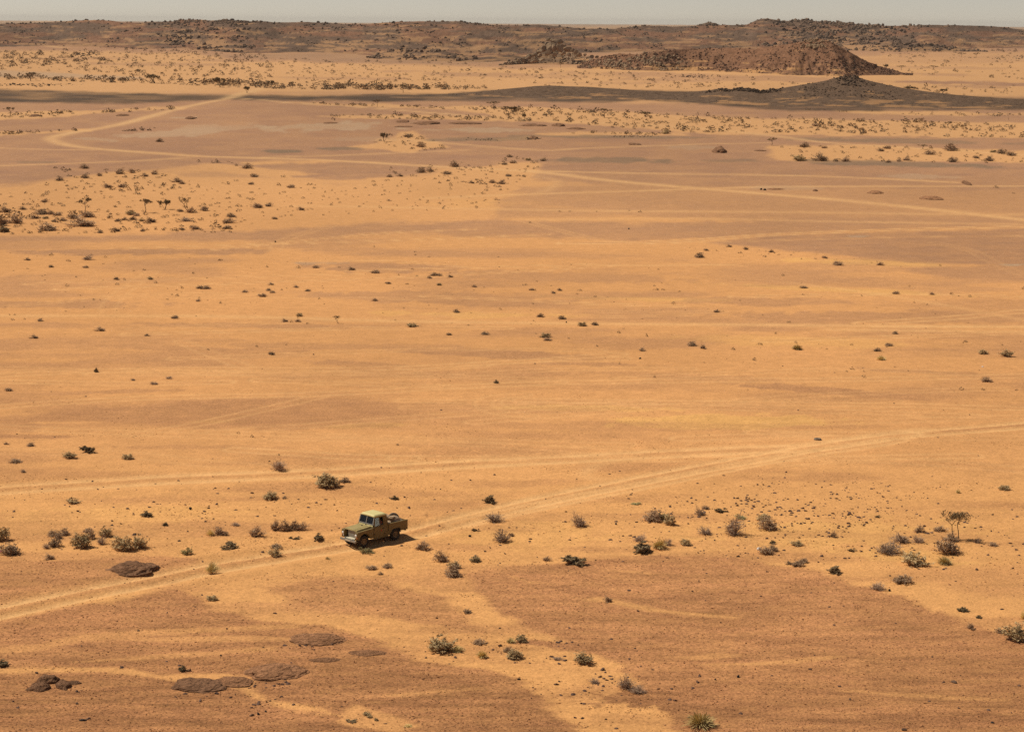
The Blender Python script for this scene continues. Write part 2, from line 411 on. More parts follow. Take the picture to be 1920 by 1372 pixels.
# -- vehicle tracks: (points, width m, kind) kind 2 = two ruts, 1 = one worn band
def smooth_line(pts, n=14):
    p = np.asarray(pts, float); q = np.vstack([2 * p[0] - p[1], p, 2 * p[-1] - p[-2]])
    out = []
    for i in range(1, len(q) - 2):
        a, b, c, d = q[i - 1], q[i], q[i + 1], q[i + 2]
        for t in np.linspace(0, 1, n, endpoint=False):
            out.append(0.5 * (2 * b + (c - a) * t + (2 * a - 5 * b + 4 * c - d) * t * t + (3 * b - a - 3 * c + d) * t ** 3))
    out.append(q[-2]); return np.array(out)
RUT = np.zeros(NV)
def track(pts, width, kind, v, rut=0.0, sg=0.17):
    line = smooth_line(pts)
    wx, wy, _ = ground_at(line[:, 0], line[:, 1])
    idx = box_of(line, 60, 16)
    x, y = GX.ravel()[idx], GY.ravel()[idx]
    d = np.full(len(idx), 1e9); side = np.zeros(len(idx))
    for i in range(len(wx) - 1):
        e = seg_dist(x, y, (wx[i], wy[i]), (wx[i + 1], wy[i + 1]))
        b = e < d
        s = np.sign((wx[i + 1] - wx[i]) * (y - wy[i]) - (wy[i + 1] - wy[i]) * (x - wx[i]))
        d = np.where(b, e, d); side = np.where(b, s, side)
    dj = d * side + (fbm(x / 6, y / 6, 31, 3) - 0.5) * 0.3
    fade = 0.45 + 0.95 * fbm(px_[idx] / 45, py_[idx] / 14, 33, 4, 0.6)
    if kind == 2:
        g = width / 2
        m = np.maximum(np.exp(-((dj - g) / (sg * width)) ** 2), np.exp(-((dj + g) / (sg * width)) ** 2))
        c = np.exp(-(dj / (0.24 * width)) ** 2)
        tr[idx] = np.maximum(tr[idx], v * m * fade * (1 - 0.75 * c))
        gr[idx] *= 1 - 0.6 * v * np.exp(-(dj / ((0.75 + sg) * width)) ** 4)
        gr[idx] = np.maximum(gr[idx], 0.5 * v * v * c)
        if rut:
            RUT[idx] = np.minimum(RUT[idx], -rut * m)
            RUT[idx] = np.where(np.abs(dj) < 2.6 * width, RUT[idx] + rut * 0.8 * (np.exp(-((np.abs(dj) - 1.35 * width) / (0.3 * width)) ** 2) + 0.5 * c), RUT[idx])
    else:
        m = np.exp(-(dj / (0.5 * width)) ** 2)
        tr[idx] = np.maximum(tr[idx], v * m * fade)
        gr[idx] *= 1 - 0.75 * m * v
MAIN = [(-260, 1196), (-100, 1166), (0, 1146), (130, 1118), (270, 1090), (400, 1063), (520, 1043), (640, 1024), (720, 1009), (800, 991), (960, 950), (1080, 925), (1200, 900), (1300, 880), (1400, 862), (1530, 838), (1700, 815), (1920, 797), (2200, 775)]
track(MAIN, 1.9, 2, 1.0, 0.13, 0.25)
track([(-200, 935), (0, 918), (150, 908), (300, 899), (460, 892), (620, 885), (760, 876), (900, 868), (1050, 861), (1200, 853), (1380, 844), (1530, 836), (1700, 812)], 2.2, 2, 0.85, 0.06, 0.28)
track([(860, 982), (960, 958), (1080, 934), (1200, 910), (1310, 888), (1420, 866), (1540, 846), (1680, 824)], 1.7, 2, 0.7, 0.05, 0.22)
for c in (([(-200, 782), (0, 762), (150, 752), (300, 745), (600, 738), (960, 720), (1300, 713), (1600, 711), (2100, 700)], 1.8, 2, .5, .04),
          ([(-200, 715), (0, 703), (300, 692), (620, 692), (900, 682), (1160, 664)], 1.8, 2, .5, .04), ([(0, 690), (300, 697), (640, 700), (900, 686)], 1.7, 2, .4, .03), ([(760, 690), (950, 678), (1165, 672)], 1.8, 2, .5, .04),
          ([(-100, 592), (400, 593), (800, 603), (1300, 608), (1650, 611), (2100, 614)], 2.4, 1, .6), ([(1640, 612), (1760, 612), (2100, 613)], 1.6, 1, 1.0), ([(1560, 618), (1900, 622), (2100, 623)], 2, 1, .6),
          ([(2100, 572), (1920, 584), (1780, 596), (1620, 606)], 2.2, 2, .6),
          ([(250, 815), (370, 795), (490, 768), (600, 742)], 1.5, 2, .4, .03, .13), ([(0, 800), (200, 810), (420, 818), (700, 825), (1000, 838), (1180, 850)], 1.7, 2, .3),
          ([(432, 184), (380, 194), (330, 205), (280, 219), (230, 232), (180, 242), (130, 250), (100, 257), (98, 263), (125, 272), (180, 279), (300, 288), (400, 294), (600, 300), (790, 311), (1000, 322), (1120, 336), (1200, 344), (1330, 355), (1560, 374), (1750, 393), (1920, 412), (2200, 440)], 4.6, 1, .75),
          ([(432, 184), (480, 187), (560, 194), (700, 203), (850, 215), (1000, 225), (1150, 232), (1300, 240), (1450, 255), (1560, 268), (1800, 283), (2200, 310)], 4.6, 1, .6),
          ([(-200, 274), (0, 278), (110, 281), (240, 283), (370, 293)], 4, 1, .4), ([(-200, 318), (0, 311), (120, 307), (250, 302), (345, 296)], 4, 1, .45),
          ([(900, 316), (990, 320), (1200, 325), (1420, 328), (1600, 333), (1790, 342)], 3.6, 1, .65), ([(800, 372), (940, 366), (1130, 360), (1330, 354), (1500, 350), (2200, 349)], 3.6, 1, .6), ([(760, 262), (1000, 281), (1100, 278), (1300, 271), (1440, 268)], 4, 1, .45), ([(500, 294), (620, 292), (740, 287), (870, 282)], 4, 1, .4),
          ([(2200, 402), (1800, 402), (1500, 398), (1100, 395), (700, 388), (560, 386)], 4.5, 1, .4), ([(2200, 420), (1920, 425), (1700, 430), (1450, 440), (1260, 453), (1060, 456)], 2.4, 2, .8), ([(2000, 422), (1600, 416), (1300, 410), (1000, 412)], 4, 1, .35),
          ([(980, 414), (1050, 432), (1110, 447), (1200, 456)], 1.7, 2, .3), ([(1750, 455), (1820, 470), (1870, 495), (1920, 515)], 1.7, 2, .18), ([(515, 470), (525, 455), (560, 440), (620, 424)], 1.7, 2, .25), ([(205, 590), (205, 570), (240, 540), (285, 510)], 1.8, 2, .22), ([(1480, 530), (1600, 545), (1760, 570), (1920, 600)], 1.8, 1, .35),
          ([(340, 640), (400, 665), (470, 690), (560, 705)], 1.6, 2, .3), ([(980, 740), (925, 745), (905, 758), (930, 772), (990, 780)], 1.6, 2, .35, .04), ([(990, 742), (950, 748), (940, 758), (960, 766)], .5, 1, .5, .04), ([(1170, 905), (1100, 892), (1120, 872), (1180, 860)], 1.5, 1, .35), ([(1010, 330), (1045, 340), (1030, 355), (1000, 366)], 3, 1, .3),
          ([(1920, 880), (1750, 868), (1600, 862), (1480, 868)], 2, 2, .25), ([(-100, 845), (200, 850), (400, 870), (560, 880)], 2, 2, .2), ([(-60, 72), (20, 78), (70, 84), (120, 90)], 16, 1, .6), ([(430, 184), (445, 178), (470, 172), (490, 165)], 8, 1, .8)):
    track(*c)
R_ = random.Random(42)
for i in range(34):              # old faint wheel marks criss-crossing the plain
    y0 = R_.uniform(455, 860); x0 = R_.uniform(-100, 1500); ln = R_.uniform(250, 1100); sl = R_.gauss(-0.01, 0.035); bend = R_.uniform(-14, 14)
    track([(x0, y0), (x0 + ln * .33, y0 + sl * ln * .33 + bend * .6), (x0 + ln * .66, y0 + sl * ln * .66 + bend), (x0 + ln, y0 + sl * ln + bend * .4)], 1.6, 2, R_.uniform(.25, .6), .04, .16)
GZ = GZ + RUT.reshape(NR, NC) * (GY < 400)
# small hummocks and deflation pits in the near sand
near = sstep(330, 120, GY)
GZ = GZ + near * 0.10 * (fbm(GX / 2.3, GY / 2.3, 41, 3) - 0.5) * (1 - 0.6 * np.clip(gr, 0, 1).reshape(NR, NC)) * (1 - np.clip(tr, 0, 1).reshape(NR, NC))

w_far = sstep(520, 170, py_)[:, None]
base = SAND + (SAND_FAR - SAND) * w_far
base = base + (np.array((0.64, 0.325, 0.121)) - base) * sstep(800, 960, py_)[:, None] * 0.9
base = base + (SAND_ORANGE - base) * (np.clip(sa, 0, 1) * 0.9)[:, None]
streak = fbm(px_ / 170, py_ / 9, 55, 4, 0.6)
gcol = (GRAVEL + (GRAVEL_FAR - GRAVEL) * sstep(1000, 380, py_)[:, None]) * (1 + (0.42 * (0.5 - streak) * 2 + 0.05 - 0.16 * sstep(1120, 1330, py_)) * sstep(900, 1050, py_))[:, None]
fine_w = fbm(px_ / 50, py_ / 4, 51, 3)
gr_t = np.clip(gr * (0.72 + 0.56 * fine_w), 0, 1)
base = base + (gcol - base) * gr_t[:, None]
base = base + (GREY - base) * np.clip(gy * (0.6 + 0.7 * fine_w), 0, 1)[:, None]
dk_t = np.clip(dk * (0.5 + 0.9 * fbm(px_ / 70, py_ / 3, 52, 3)), 0, 1)
base = base + (DARK - base) * dk_t[:, None]
base = base + (PALE - base) * np.clip(pl * (0.5 + 0.9 * fine_w), 0, 1)[:, None]
tcol = TRACK + (np.array((0.60, 0.37, 0.18)) - TRACK) * w_far
base = base + (tcol - base) * np.clip(tr, 0, 1)[:, None] * 0.8
# broad tonal drift of the sand itself
drift = fbm(px_ / 300, py_ / 60, 61, 3)
base *= (0.90 + 0.2 * drift)[:, None]
V = np.stack([GX, GY, GZ], -1).reshape(-1, 3)
me = mesh_arrays('ground', V, grid_faces(NR, NC), smooth=True)
set_attr(me, 'Col', base)
set_attr(me, 'grain', 0.09 + 0.06 * sstep(600, 1000, py_) + 0.17 * np.clip(gr_t + dk_t, 0, 1) - 0.06 * np.clip(tr, 0, 1))
ground = link('ground', me, None, MAT_GROUND)
tag(ground, 'sandy desert plain with gravel patches and tyre tracks', kind='structure')
GROUND_HEIGHT = GZ

# ------------------------------------------------------------------ hills, ridge, rock outcrops
rng = np.random.default_rng(7)
def rock_template(seed, sub=1):
    bm = bmesh.new(); bmesh.ops.create_icosphere(bm, subdivisions=sub, radius=1.0)
    r = random.Random(seed)
    cut = [(Vector((r.gauss(0, 1), r.gauss(0, 1), r.gauss(0, .8))).normalized(), r.uniform(.45, .85)) for _ in range(9)]
    for v in bm.verts:
        v.co *= r.uniform(.88, 1.12)
        for n, d in cut:
            e = v.co.dot(n) - d
            if e > 0: v.co -= n * e
    V = np.array([v.co[:] for v in bm.verts]); T = np.array([[q.index for q in f.verts] for f in bm.faces])
    bm.free(); return V, T
ROCKS = [rock_template(i, 2) for i in range(5)]
ROCKS_LO = [rock_template(i + 20, 1) for i in range(6)]

def rot_mats(n, rng, tilt=0.5):
    a = rng.uniform(0, 2 * np.pi, n); b = rng.normal(0, tilt, n); c = rng.normal(0, tilt, n)
    ca, sa_, cb, sb, cc, sc = np.cos(a), np.sin(a), np.cos(b), np.sin(b), np.cos(c), np.sin(c)
    z = np.zeros(n); o = np.ones(n)
    A = np.stack([ca, -sa_, z, sa_, ca, z, z, z, o], -1).reshape(n, 3, 3)
    B = np.stack([o, z, z, z, cb, -sb, z, sb, cb], -1).reshape(n, 3, 3)
    C_ = np.stack([cc, z, sc, z, o, z, -sc, z, cc], -1).reshape(n, 3, 3)
    return A @ B @ C_

def scatter_mesh(name, pos, size, templates, rng, tilt=0.5, squash=0.7, smooth=False):
    """One mesh of many small copies: rocks, tufts."""
    Vs, Ts, off = [], [], 0
    which = rng.integers(0, len(templates), len(pos))
    for k, (tv, tt) in enumerate(templates):
        i = np.nonzero(which == k)[0]
        if not len(i): continue
        R = rot_mats(len(i), rng, tilt)
        S = size[i][:, None] if size.ndim == 1 else size[i]
        S = S * np.ones((1, 3)) * np.stack([rng.uniform(.75, 1.3, len(i)), rng.uniform(.75, 1.3, len(i)), squash * rng.uniform(.7, 1.2, len(i))], -1)
        v = np.einsum('nij,nkj->nki', R, tv[None] * S[:, None, :]) + pos[i][:, None, :]
        Vs.append(v.reshape(-1, 3))
        Ts.append((tt[None] + (np.arange(len(i)) * len(tv))[:, None, None] + off).reshape(-1, 3))
        off += len(i) * len(tv)
    return mesh_arrays(name, np.vstack(Vs), np.vstack(Ts), smooth=smooth)

M_ROCK = material('hill_rock', (0.165, 0.108, 0.073), 0.95, 0.05, var=0.0, noise=(0.25, 0.45))
M_ROCK_RED = material('red_rock', (0.175, 0.10, 0.064), 0.95, 0.05, noise=(0.3, 0.4))
M_ROCK_DARK = material('dark_rock', (0.082, 0.055, 0.038), 0.95, 0.05, noise=(0.5, 0.4))
M_ROCK_PALE = material('pale_rock', (0.265, 0.180, 0.112), 0.95, 0.05, noise=(0.35, 0.35), bump=(0.8, 0.25))

def hill(name, sil, base, label, rock, sand, k=2.2, step=3.0, nrow=34, namp=0.25, nscale=0.12, sand_amt=0.4, crest_rough=0.0, seed=0, pw=1.15, dmin=8.0, red=None, sand_low=0.35, blur=26.0):
    """A hill whose crest and foot are drawn as lines in the photograph, set at the distance where its foot meets the plain."""
    xs = np.arange(sil[0][0], sil[-1][0] + step, step)
    ys = np.interp(xs, [p[0] for p in sil], [p[1] for p in sil]); yb = np.interp(xs, [p[0] for p in base], [p[1] for p in base])
    ys = np.minimum(ys, yb - 0.15)
    ys = ys + crest_rough * (fbm(xs / 9, xs * 0, seed + 70, 4, 0.65) - 0.5) * 2
    rb, rs = ray(xs, yb), ray(xs, ys)
    db = -CAM_H / rb[:, 2] * np.hypot(rb[:, 0], rb[:, 1])
    ub = rb[:, :2] / np.hypot(rb[:, 0], rb[:, 1])[:, None]
    sl = rs[:, 2] / np.hypot(rs[:, 0], rs[:, 1])
    zc = np.full_like(db, 5.0)
    for _ in range(30):
        zc = np.maximum(CAM_H + sl * (db + dmin + k * zc), 0.05)
    dep_ = dmin + k * zc
    kr = np.exp(-0.5 * (np.arange(-int(3 * blur / step), int(3 * blur / step) + 1) * step / blur) ** 2); kr /= kr.sum()
    def soften(a): return np.convolve(np.pad(a, len(kr) // 2, mode='edge'), kr, mode='valid')
    dep_ = soften(dep_); db = soften(db)
    zc = np.maximum(CAM_H + sl * (db + dep_), 0.02)
    t = np.concatenate([[-0.06], np.linspace(0, 1, nrow), np.linspace(1.06, 2.1, 8)])
    D = db[None, :] + t[:, None] * dep_[None, :]
    prof = np.where(t < 0, 0, np.where(t <= 1, np.clip(t, 0, 1) ** pw * (1 - 0.0 * t), np.clip(1 - (t - 1) ** 1.5, 0, 1)))
    Z = zc[None, :] * prof[:, None]
    X = ub[None, :, 0] * D; Y = ub[None, :, 1] * D
    n = fbm(X * nscale / 4, Y * nscale / 8, seed + 80, 5, 0.55) - 0.5
    ridged = np.abs(fbm(X * nscale / 2.2, Y * nscale / 3.3, seed + 90, 4, 0.55) - 0.5)
    env = np.sin(np.clip(t, 0, 1) * np.pi) ** 0.7
    Z = Z + zc[None, :] * namp * env[:, None] * (2 * n - 1.6 * ridged)
    Z = np.where(t[:, None] < 0, -1.5, Z)
    Z = np.where(t[:, None] > 2.05, -2.0, Z)
    m = len(t)
    PXh, PYh = project(X, Y, Z)
    sn = fbm(PXh / 34, PYh / 3.2, seed + 100, 4, 0.6)
    sm = sstep(0.62 - sand_amt * 0.5, 0.78 - sand_amt * 0.5, sn + 0.22 * ridged * 4 * 0.3 + sand_low * (0.35 - np.clip(t, 0, 1))[:, None] * 0.6)
    rock, sand = np.array(rock), np.array(sand)
    rv = 0.62 + 0.8 * fbm(PXh / 6, PYh / 1.3, seed + 110, 3, 0.6)
    col = rock[None, None] * rv[..., None]
    if red is not None:
        rd = sstep(0.42, 0.62, fbm(PXh / 60, PYh / 8, seed + 120, 3))[..., None]
        col = col + (np.array(red) * rv[..., None] - col) * rd
    col = col + (sand - col) * (sm * 0.85)[..., None]
    me = mesh_arrays(name, np.stack([X, Y, Z], -1).reshape(-1, 3), grid_faces(m, len(xs)), smooth=True)
    set_attr(me, 'Col', col.reshape(-1, 3)); set_attr(me, 'grain', np.full(X.size, 0.22))
    o = link(name, me, None, MAT_GROUND)
    tag(o, label, kind='structure')
    return o, (X, Y, Z, sm, t)

def hill_rocks(o, g, n, smin, smax, mat, seed, xr=None, trange=(0.0, 1.03), pw=2.2, sand_block=0.8, templates=None, squash=0.8, cl=0.5):
    X, Y, Z, sm, t = g
    r = np.random.default_rng(seed)
    PXh, PYh = project(X, Y, Z)
    ok = (t[:, None] >= trange[0]) & (t[:, None] <= trange[1]) & np.ones_like(X, bool)
    wx = sstep(xr[0], xr[0] + 0.3 * (xr[1] - xr[0]), PXh) * sstep(xr[1], xr[1] - 0.3 * (xr[1] - xr[0]), PXh) if xr else 1.0
    w = wx * ok * (1.02 - sand_block * sm) * (0.06 + sstep(cl - 0.08, cl + 0.16, fbm(PXh / 22, PYh / 5, seed + 5, 4)))
    w = w.ravel() / w.sum()
    i = r.choice(w.size, n, p=w)
    nc = X.shape[1]
    jx = r.uniform(-.5, .5, n)
    i2 = np.clip(i + 1, 0, w.size - 1); i3 = np.clip(i + nc, 0, w.size - 1)
    P = np.stack([X.ravel(), Y.ravel(), Z.ravel()], -1)
    a, b = r.uniform(0, 1, n)[:, None], r.uniform(0, 1, n)[:, None]
    e1 = P[i2] - P[i]; e1[np.abs(e1[:, 0]) > 60] = 0
    pos = P[i] + e1 * a + (P[i3] - P[i]) * b
    s = smin + (smax - smin) * r.uniform(0, 1, n) ** pw
    pos[:, 2] += s * 0.15
    me = scatter_mesh('boulders', pos, s, templates or ROCKS_LO, r, 0.5, squash)
    c = link('boulders', me, o, mat); c['kind'] = 'stuff'
    return c

SANDY = (0.34, 0.19, 0.095)
BROWN = (0.125, 0.078, 0.052)
far_sil = [(-420, 47), (-200, 44), (0, 45), (60, 43.5), (125, 41), (140, 39), (180, 38.2), (215, 39.5), (230, 42.5), (268, 43), (300, 41.5), (330, 40.5), (345, 38), (372, 37.2), (400, 39), (450, 40), (500, 40.5), (520, 43), (580, 41.7), (620, 44), (650, 45.5), (690, 46), (720, 43), (745, 41.5), (782, 40.2), (830, 40.6), (865, 40.6), (890, 44), (925, 47.2), (980, 48), (1010, 46.3), (1060, 51), (1100, 54.5), (1150, 54.5), (1190, 50), (1220, 48.2), (1262, 50.6), (1300, 49), (1345, 47), (1370, 47.5), (1400, 46.5), (1420, 37), (1430, 35), (1446, 36.5), (1460, 40), (1480, 40), (1500, 37.6), (1520, 39.3), (1560, 42), (1600, 45), (1625, 47.5), (1640, 45.8), (1655, 49), (1700, 48.6), (1745, 47), (1800, 48), (1855, 49.3), (1885, 52), (1925, 57), (2000, 57), (2150, 54), (2340, 58)]
far_base = [(-420, 92), (0, 88), (100, 86), (250, 93), (330, 92), (450, 101), (600, 98), (760, 108), (900, 108), (1000, 103), (1150, 98), (1400, 96), (1640, 95), (1760, 96), (1900, 90), (2340, 88)]
fr, fg = hill('rocky_ridge', far_sil, far_base, 'long low brown rocky ridge along the horizon', BROWN, SANDY, k=16, step=2.2, nrow=60, namp=0.5, nscale=0.022, sand_amt=0.2, crest_rough=0.7, seed=1, dmin=150, red=(0.19, 0.097, 0.057), pw=1.0)
hill_rocks(fr, fg, 5200, 0.6, 2.6, M_ROCK, 11, cl=0.54, pw=3)
hill_rocks(fr, fg, 900, 0.8, 4.0, M_ROCK, 12, (290, 480), pw=3, cl=0.52)
hill_rocks(fr, fg, 2200, 0.9, 5.0, M_ROCK, 13, (1400, 1760), pw=3, cl=0.5)
hill_rocks(fr, fg, 450, 1.0, 3.2, M_ROCK_DARK, 14, None, (0.93, 1.04), cl=0.5)

kn, kg = hill('rocky_knob', [(1235, 76), (1262, 62), (1290, 54), (1318, 44.5), (1330, 42.5), (1342, 44), (1352, 49), (1375, 56), (1400, 66), (1430, 78)], [(1235, 78), (1330, 84), (1430, 80)],
              'round rocky knob standing in front of the far ridge', (0.15, 0.10, 0.068), SANDY, k=2.6, step=1.6, nrow=40, namp=0.3, nscale=0.05, sand_amt=0.1, crest_rough=0.9, seed=2, dmin=20)
hill_rocks(kn, kg, 1000, 0.7, 3.6, M_ROCK, 21, cl=0.42)
# boulder fields at the foot of the ridge, right
bf, bg_ = hill('boulder_slope', [(1560, 84), (1600, 78), (1650, 80), (1700, 82), (1760, 86), (1820, 93), (1850, 97)], [(1560, 92), (1640, 97), (1700, 98), (1800, 97), (1850, 98)],
               'low slope of loose boulders under the ridge at the right', BROWN, SANDY, k=4, step=2, nrow=20, seed=3, dmin=20, sand_amt=0.5)
hill_rocks(bf, bg_, 420, 0.7, 3.4, M_ROCK, 31, cl=0.45)
bf2, bg2 = hill('boulder_slope', [(690, 106), (740, 94), (800, 91), (830, 96), (870, 104), (900, 108), (960, 103), (1000, 107)], [(690, 110), (780, 114), (900, 116), (1000, 113)],
                'low scatter of pale boulders on the flat left of the rock outcrop', BROWN, SANDY, k=4, step=2, nrow=16, seed=4, dmin=20, sand_amt=0.5)
hill_rocks(bf2, bg2, 170, 0.7, 3.0, M_ROCK, 41, (660, 900), cl=0.45)

rh, rg = hill('red_hill', [(1082, 124), (1110, 112), (1130, 107), (1160, 101), (1195, 102), (1230, 97), (1260, 94), (1290, 92), (1330, 91), (1365, 90), (1400, 92), (1415, 92), (1440, 88), (1470, 84), (1495, 80), (1520, 75), (1535, 73.5), (1548, 75), (1562, 82), (1580, 92), (1600, 103), (1625, 116), (1645, 124), (1668, 130), (1690, 135.5), (1710, 139.5)],
              [(1082, 126), (1130, 130), (1200, 134), (1260, 133), (1330, 132), (1400, 138), (1480, 142), (1560, 146), (1640, 142), (1710, 141)],
              'red brown rubble hill sloping down steeply on its right side', (0.190, 0.098, 0.056), (0.45, 0.245, 0.105), k=2.5, blur=45.0, step=1.4, nrow=56, namp=0.42, nscale=0.2, sand_amt=0.02, crest_rough=1.5, seed=5, dmin=5, sand_low=0.75)
hill_rocks(rh, rg, 3400, 0.2, 1.2, M_ROCK_RED, 51, cl=0.4, pw=2.5)
hill_rocks(rh, rg, 170, 0.3, 1.1, M_ROCK_DARK, 52, (1500, 1625), (0.3, 1.02), pw=2.5, cl=0.42)
hill_rocks(rh, rg, 520, 0.4, 1.9, M_ROCK_PALE, 53, (1082, 1300), (-0.03, 0.9), pw=2.2, cl=0.42)
hill_rocks(rh, rg, 110, 0.5, 2.2, M_ROCK_PALE, 54, (1490, 1560), (0.85, 1.03), pw=2.2, cl=0.35)

dr, dg_ = hill('dark_ridge', [(840, 176.5), (880, 174), (920, 170), (960, 166), (1000, 162), (1030, 160.5), (1060, 162), (1100, 163), (1150, 166.5), (1200, 170), (1250, 172), (1300, 172), (1330, 169.5), (1350, 166), (1368, 168), (1385, 165), (1405, 167), (1425, 171), (1442, 169), (1470, 164.5), (1500, 159.5), (1530, 155), (1552, 150), (1570, 145), (1582, 142), (1590, 143.5), (1600, 142.5), (1612, 147), (1632, 152.5), (1660, 159), (1690, 165), (1730, 171), (1780, 177), (1840, 182), (1900, 186), (1950, 189), (2100, 192), (2300, 195)],
                [(840, 178), (900, 181), (1000, 186), (1100, 188), (1200, 190), (1300, 193), (1400, 198), (1500, 202), (1600, 204), (1700, 203), (1800, 203), (1950, 203), (2300, 203)],
                'dark stony ridge rising to a small peak in front of the red hill', (0.118, 0.075, 0.049), (0.33, 0.18, 0.085), k=6, step=2.0, nrow=44, namp=0.10, nscale=0.10, sand_amt=0.10, crest_rough=0.35, seed=6, dmin=8, sand_low=0.5, pw=1.35)
hill_rocks(dr, dg_, 600, 0.1, 0.55, M_ROCK_DARK, 61, (1450, 1720), (0.45, 1.03), pw=2.0, cl=0.42)
hill_rocks(dr, dg_, 520, 0.15, 0.85, M_ROCK_DARK, 62, (1310, 1480), (0.86, 1.05), pw=2.0, cl=0.35)
hill_rocks(dr, dg_, 1500, 0.08, 0.28, M_ROCK_DARK, 63, None, (0.0, 1.03), pw=2.0, cl=0.4)
hill_rocks(dr, dg_, 70, 0.35, 1.0, M_ROCK_DARK, 64, (1555, 1625), (0.75, 1.05), pw=1.4, cl=0.2)

# the tor: a pile of big pale blocks on a rubble cone
tor = empty('rock_outcrop'); tag(tor, 'pile of big pale boulders rising left of the red hill', 'rock outcrop')
tor_h, tg = hill('rubble_cone', [(935, 122), (970, 114), (1000, 104), (1018, 92), (1030, 84), (1050, 82), (1066, 92), (1080, 100), (1098, 107), (1130, 114), (1160, 120)], [(935, 123), (1000, 119), (1060, 119), (1110, 122), (1160, 123)],
                 '', (0.19, 0.12, 0.075), (0.38, 0.215, 0.105), k=1.6, step=1.2, nrow=36, namp=0.15, nscale=0.15, sand_amt=0.1, crest_rough=0.4, seed=8, dmin=4, blur=12.0)
tor_h.parent = tor
for k in ('label', 'kind'): 
    if k in tor_h: del tor_h[k]
hill_rocks(tor_h, tg, 620, 0.4, 1.9, M_ROCK_PALE, 81, cl=0.3, pw=2.0)
blocks = [  # photo x, y centre, width, height px, roll
    (1027, 74.5, 11, 4.5, .1), (1036, 76, 9, 4, -.2), (1040, 80, 17, 8, -.1), (1050, 78.5, 10, 6, .2), (1024, 84, 12, 7, .5), (1031, 90, 22, 13, .55), (1019, 91, 12, 8, .5), (1038, 92, 12, 12, .2), (1052, 91, 20, 11, -.15), (1064, 93, 16, 9, -.2),
    (1073, 95, 8, 6, 0), (1080, 98, 8, 6, .3), (1012, 98, 14, 6, .3), (1028, 99, 12, 7, .5), (1001, 104, 13, 6, .5), (990, 107, 14, 6, .5), (1000, 112, 12, 6, .8), (1012, 105, 10, 6, .6), (978, 114, 9, 6, .6), (966, 113, 10, 5, .4), (954, 116, 8, 6, .6),
    (1003, 115, 15, 4, .2), (1015, 113, 14, 4, .2), (1040, 103, 9, 5, .4), (1056, 100, 10, 6, .2), (1066, 103, 9, 6, .1), (1086, 103, 9, 6, .2), (1097, 104, 7, 5, 0), (1109, 107, 9, 5, .2), (1119, 107, 7, 4, 0), (1128, 111, 9, 4, .3)]
dtor = 34 * F / (119 - EYE_Y)
for i, (bx, by, bw, bh, br) in enumerate(blocks):
    tv, tt = ROCKS[i % 5]
    me = mesh_arrays('boulder', tv, tt, smooth=False)
    o = link('boulder', me, tor, M_ROCK_PALE)
    d = dtor + 14 + (119 - by) * 0.75
    r0 = ray(np.array([bx]), np.array([by]))[0]
    p = Vector(r0) * (d / math.hypot(r0[0], r0[1])); p.z += CAM_H
    o.location = p
    mp = d / F
    o.scale = (bw * mp * .60, bw * mp * .5, bh * mp * .74)
    o.rotation_euler = (random.Random(i).uniform(-.25, .25), -br, random.Random(i + 50).uniform(-.5, .5))
# ------------------------------------------------------------------ plants
def leaf_mat(name, color, var=0.25, noise=None):
    m = material(name, color, 0.85, 0.1, var=var, noise=noise)
    return m
M_TWIG = leaf_mat('dry_twig', (0.34, 0.215, 0.135))
M_TWIG_GREY = leaf_mat('grey_twig', (0.40, 0.28, 0.195))
M_TRUNK = leaf_mat('acacia_bark', (0.10, 0.065, 0.042))
M_LEAF = {'d': leaf_mat('dry_leaf', (0.43, 0.285, 0.17)), 'g': leaf_mat('olive_leaf', (0.47, 0.34, 0.175)), 'k': leaf_mat('dark_leaf', (0.26, 0.185, 0.10)),
          't': leaf_mat('straw_blade', (0.66, 0.50, 0.22)), 'b': leaf_mat('faded_leaf', (0.38, 0.255, 0.165)), 'f': leaf_mat('fresh_leaf', (0.38, 0.32, 0.14)), 'a': leaf_mat('acacia_leaf', (0.22, 0.15, 0.075))}
M_TWIGS = {'d': M_TWIG, 'g': M_TWIG, 'k': M_TWIG, 't': M_LEAF['t'], 'b': M_TWIG_GREY, 'f': M_TWIG, 'a': M_TRUNK}

class Geo:
    def __init__(self): self.v, self.f = [], []
    def tube(self, pts, r0, r1, sides=3):
        n = len(pts); base = len(self.v)
        for i, p in enumerate(pts):
            p = np.asarray(p); d = np.asarray(pts[min(i + 1, n - 1)]) - np.asarray(pts[max(i - 1, 0)])
            d = d / (np.linalg.norm(d) + 1e-9)
            a = np.cross(d, (0.31, 0.27, 0.91)); a /= np.linalg.norm(a) + 1e-9; b = np.cross(d, a)
            r = r0 + (r1 - r0) * i / (n - 1)
            for k in range(sides):
                t = 2 * math.pi * k / sides
                self.v.append(p + (a * math.cos(t) + b * math.sin(t)) * r)
        for i in range(n - 1):
            for k in range(sides):
                q = base + i * sides + k; w = base + i * sides + (k + 1) % sides
                self.f.append((q, w, w + sides)); self.f.append((q, w + sides, q + sides))
    def leaf(self, p, s, rnd, stretch=1.8):
        d = np.array([rnd.gauss(0, 1), rnd.gauss(0, 1), rnd.gauss(0.3, .8)]); d /= np.linalg.norm(d) + 1e-9
        e = np.cross(d, (rnd.gauss(0, 1), rnd.gauss(0, 1), rnd.gauss(0, 1))); e /= np.linalg.norm(e) + 1e-9
        b = len(self.v)
        self.v += [p - e * s * .5, p + d * s * stretch, p + e * s * .5, p - d * s * .3]
        self.f += [(b, b + 1, b + 2), (b, b + 2, b + 3)]
    def mesh(self, name): return mesh_arrays(name, np.array(self.v), np.array(self.f))

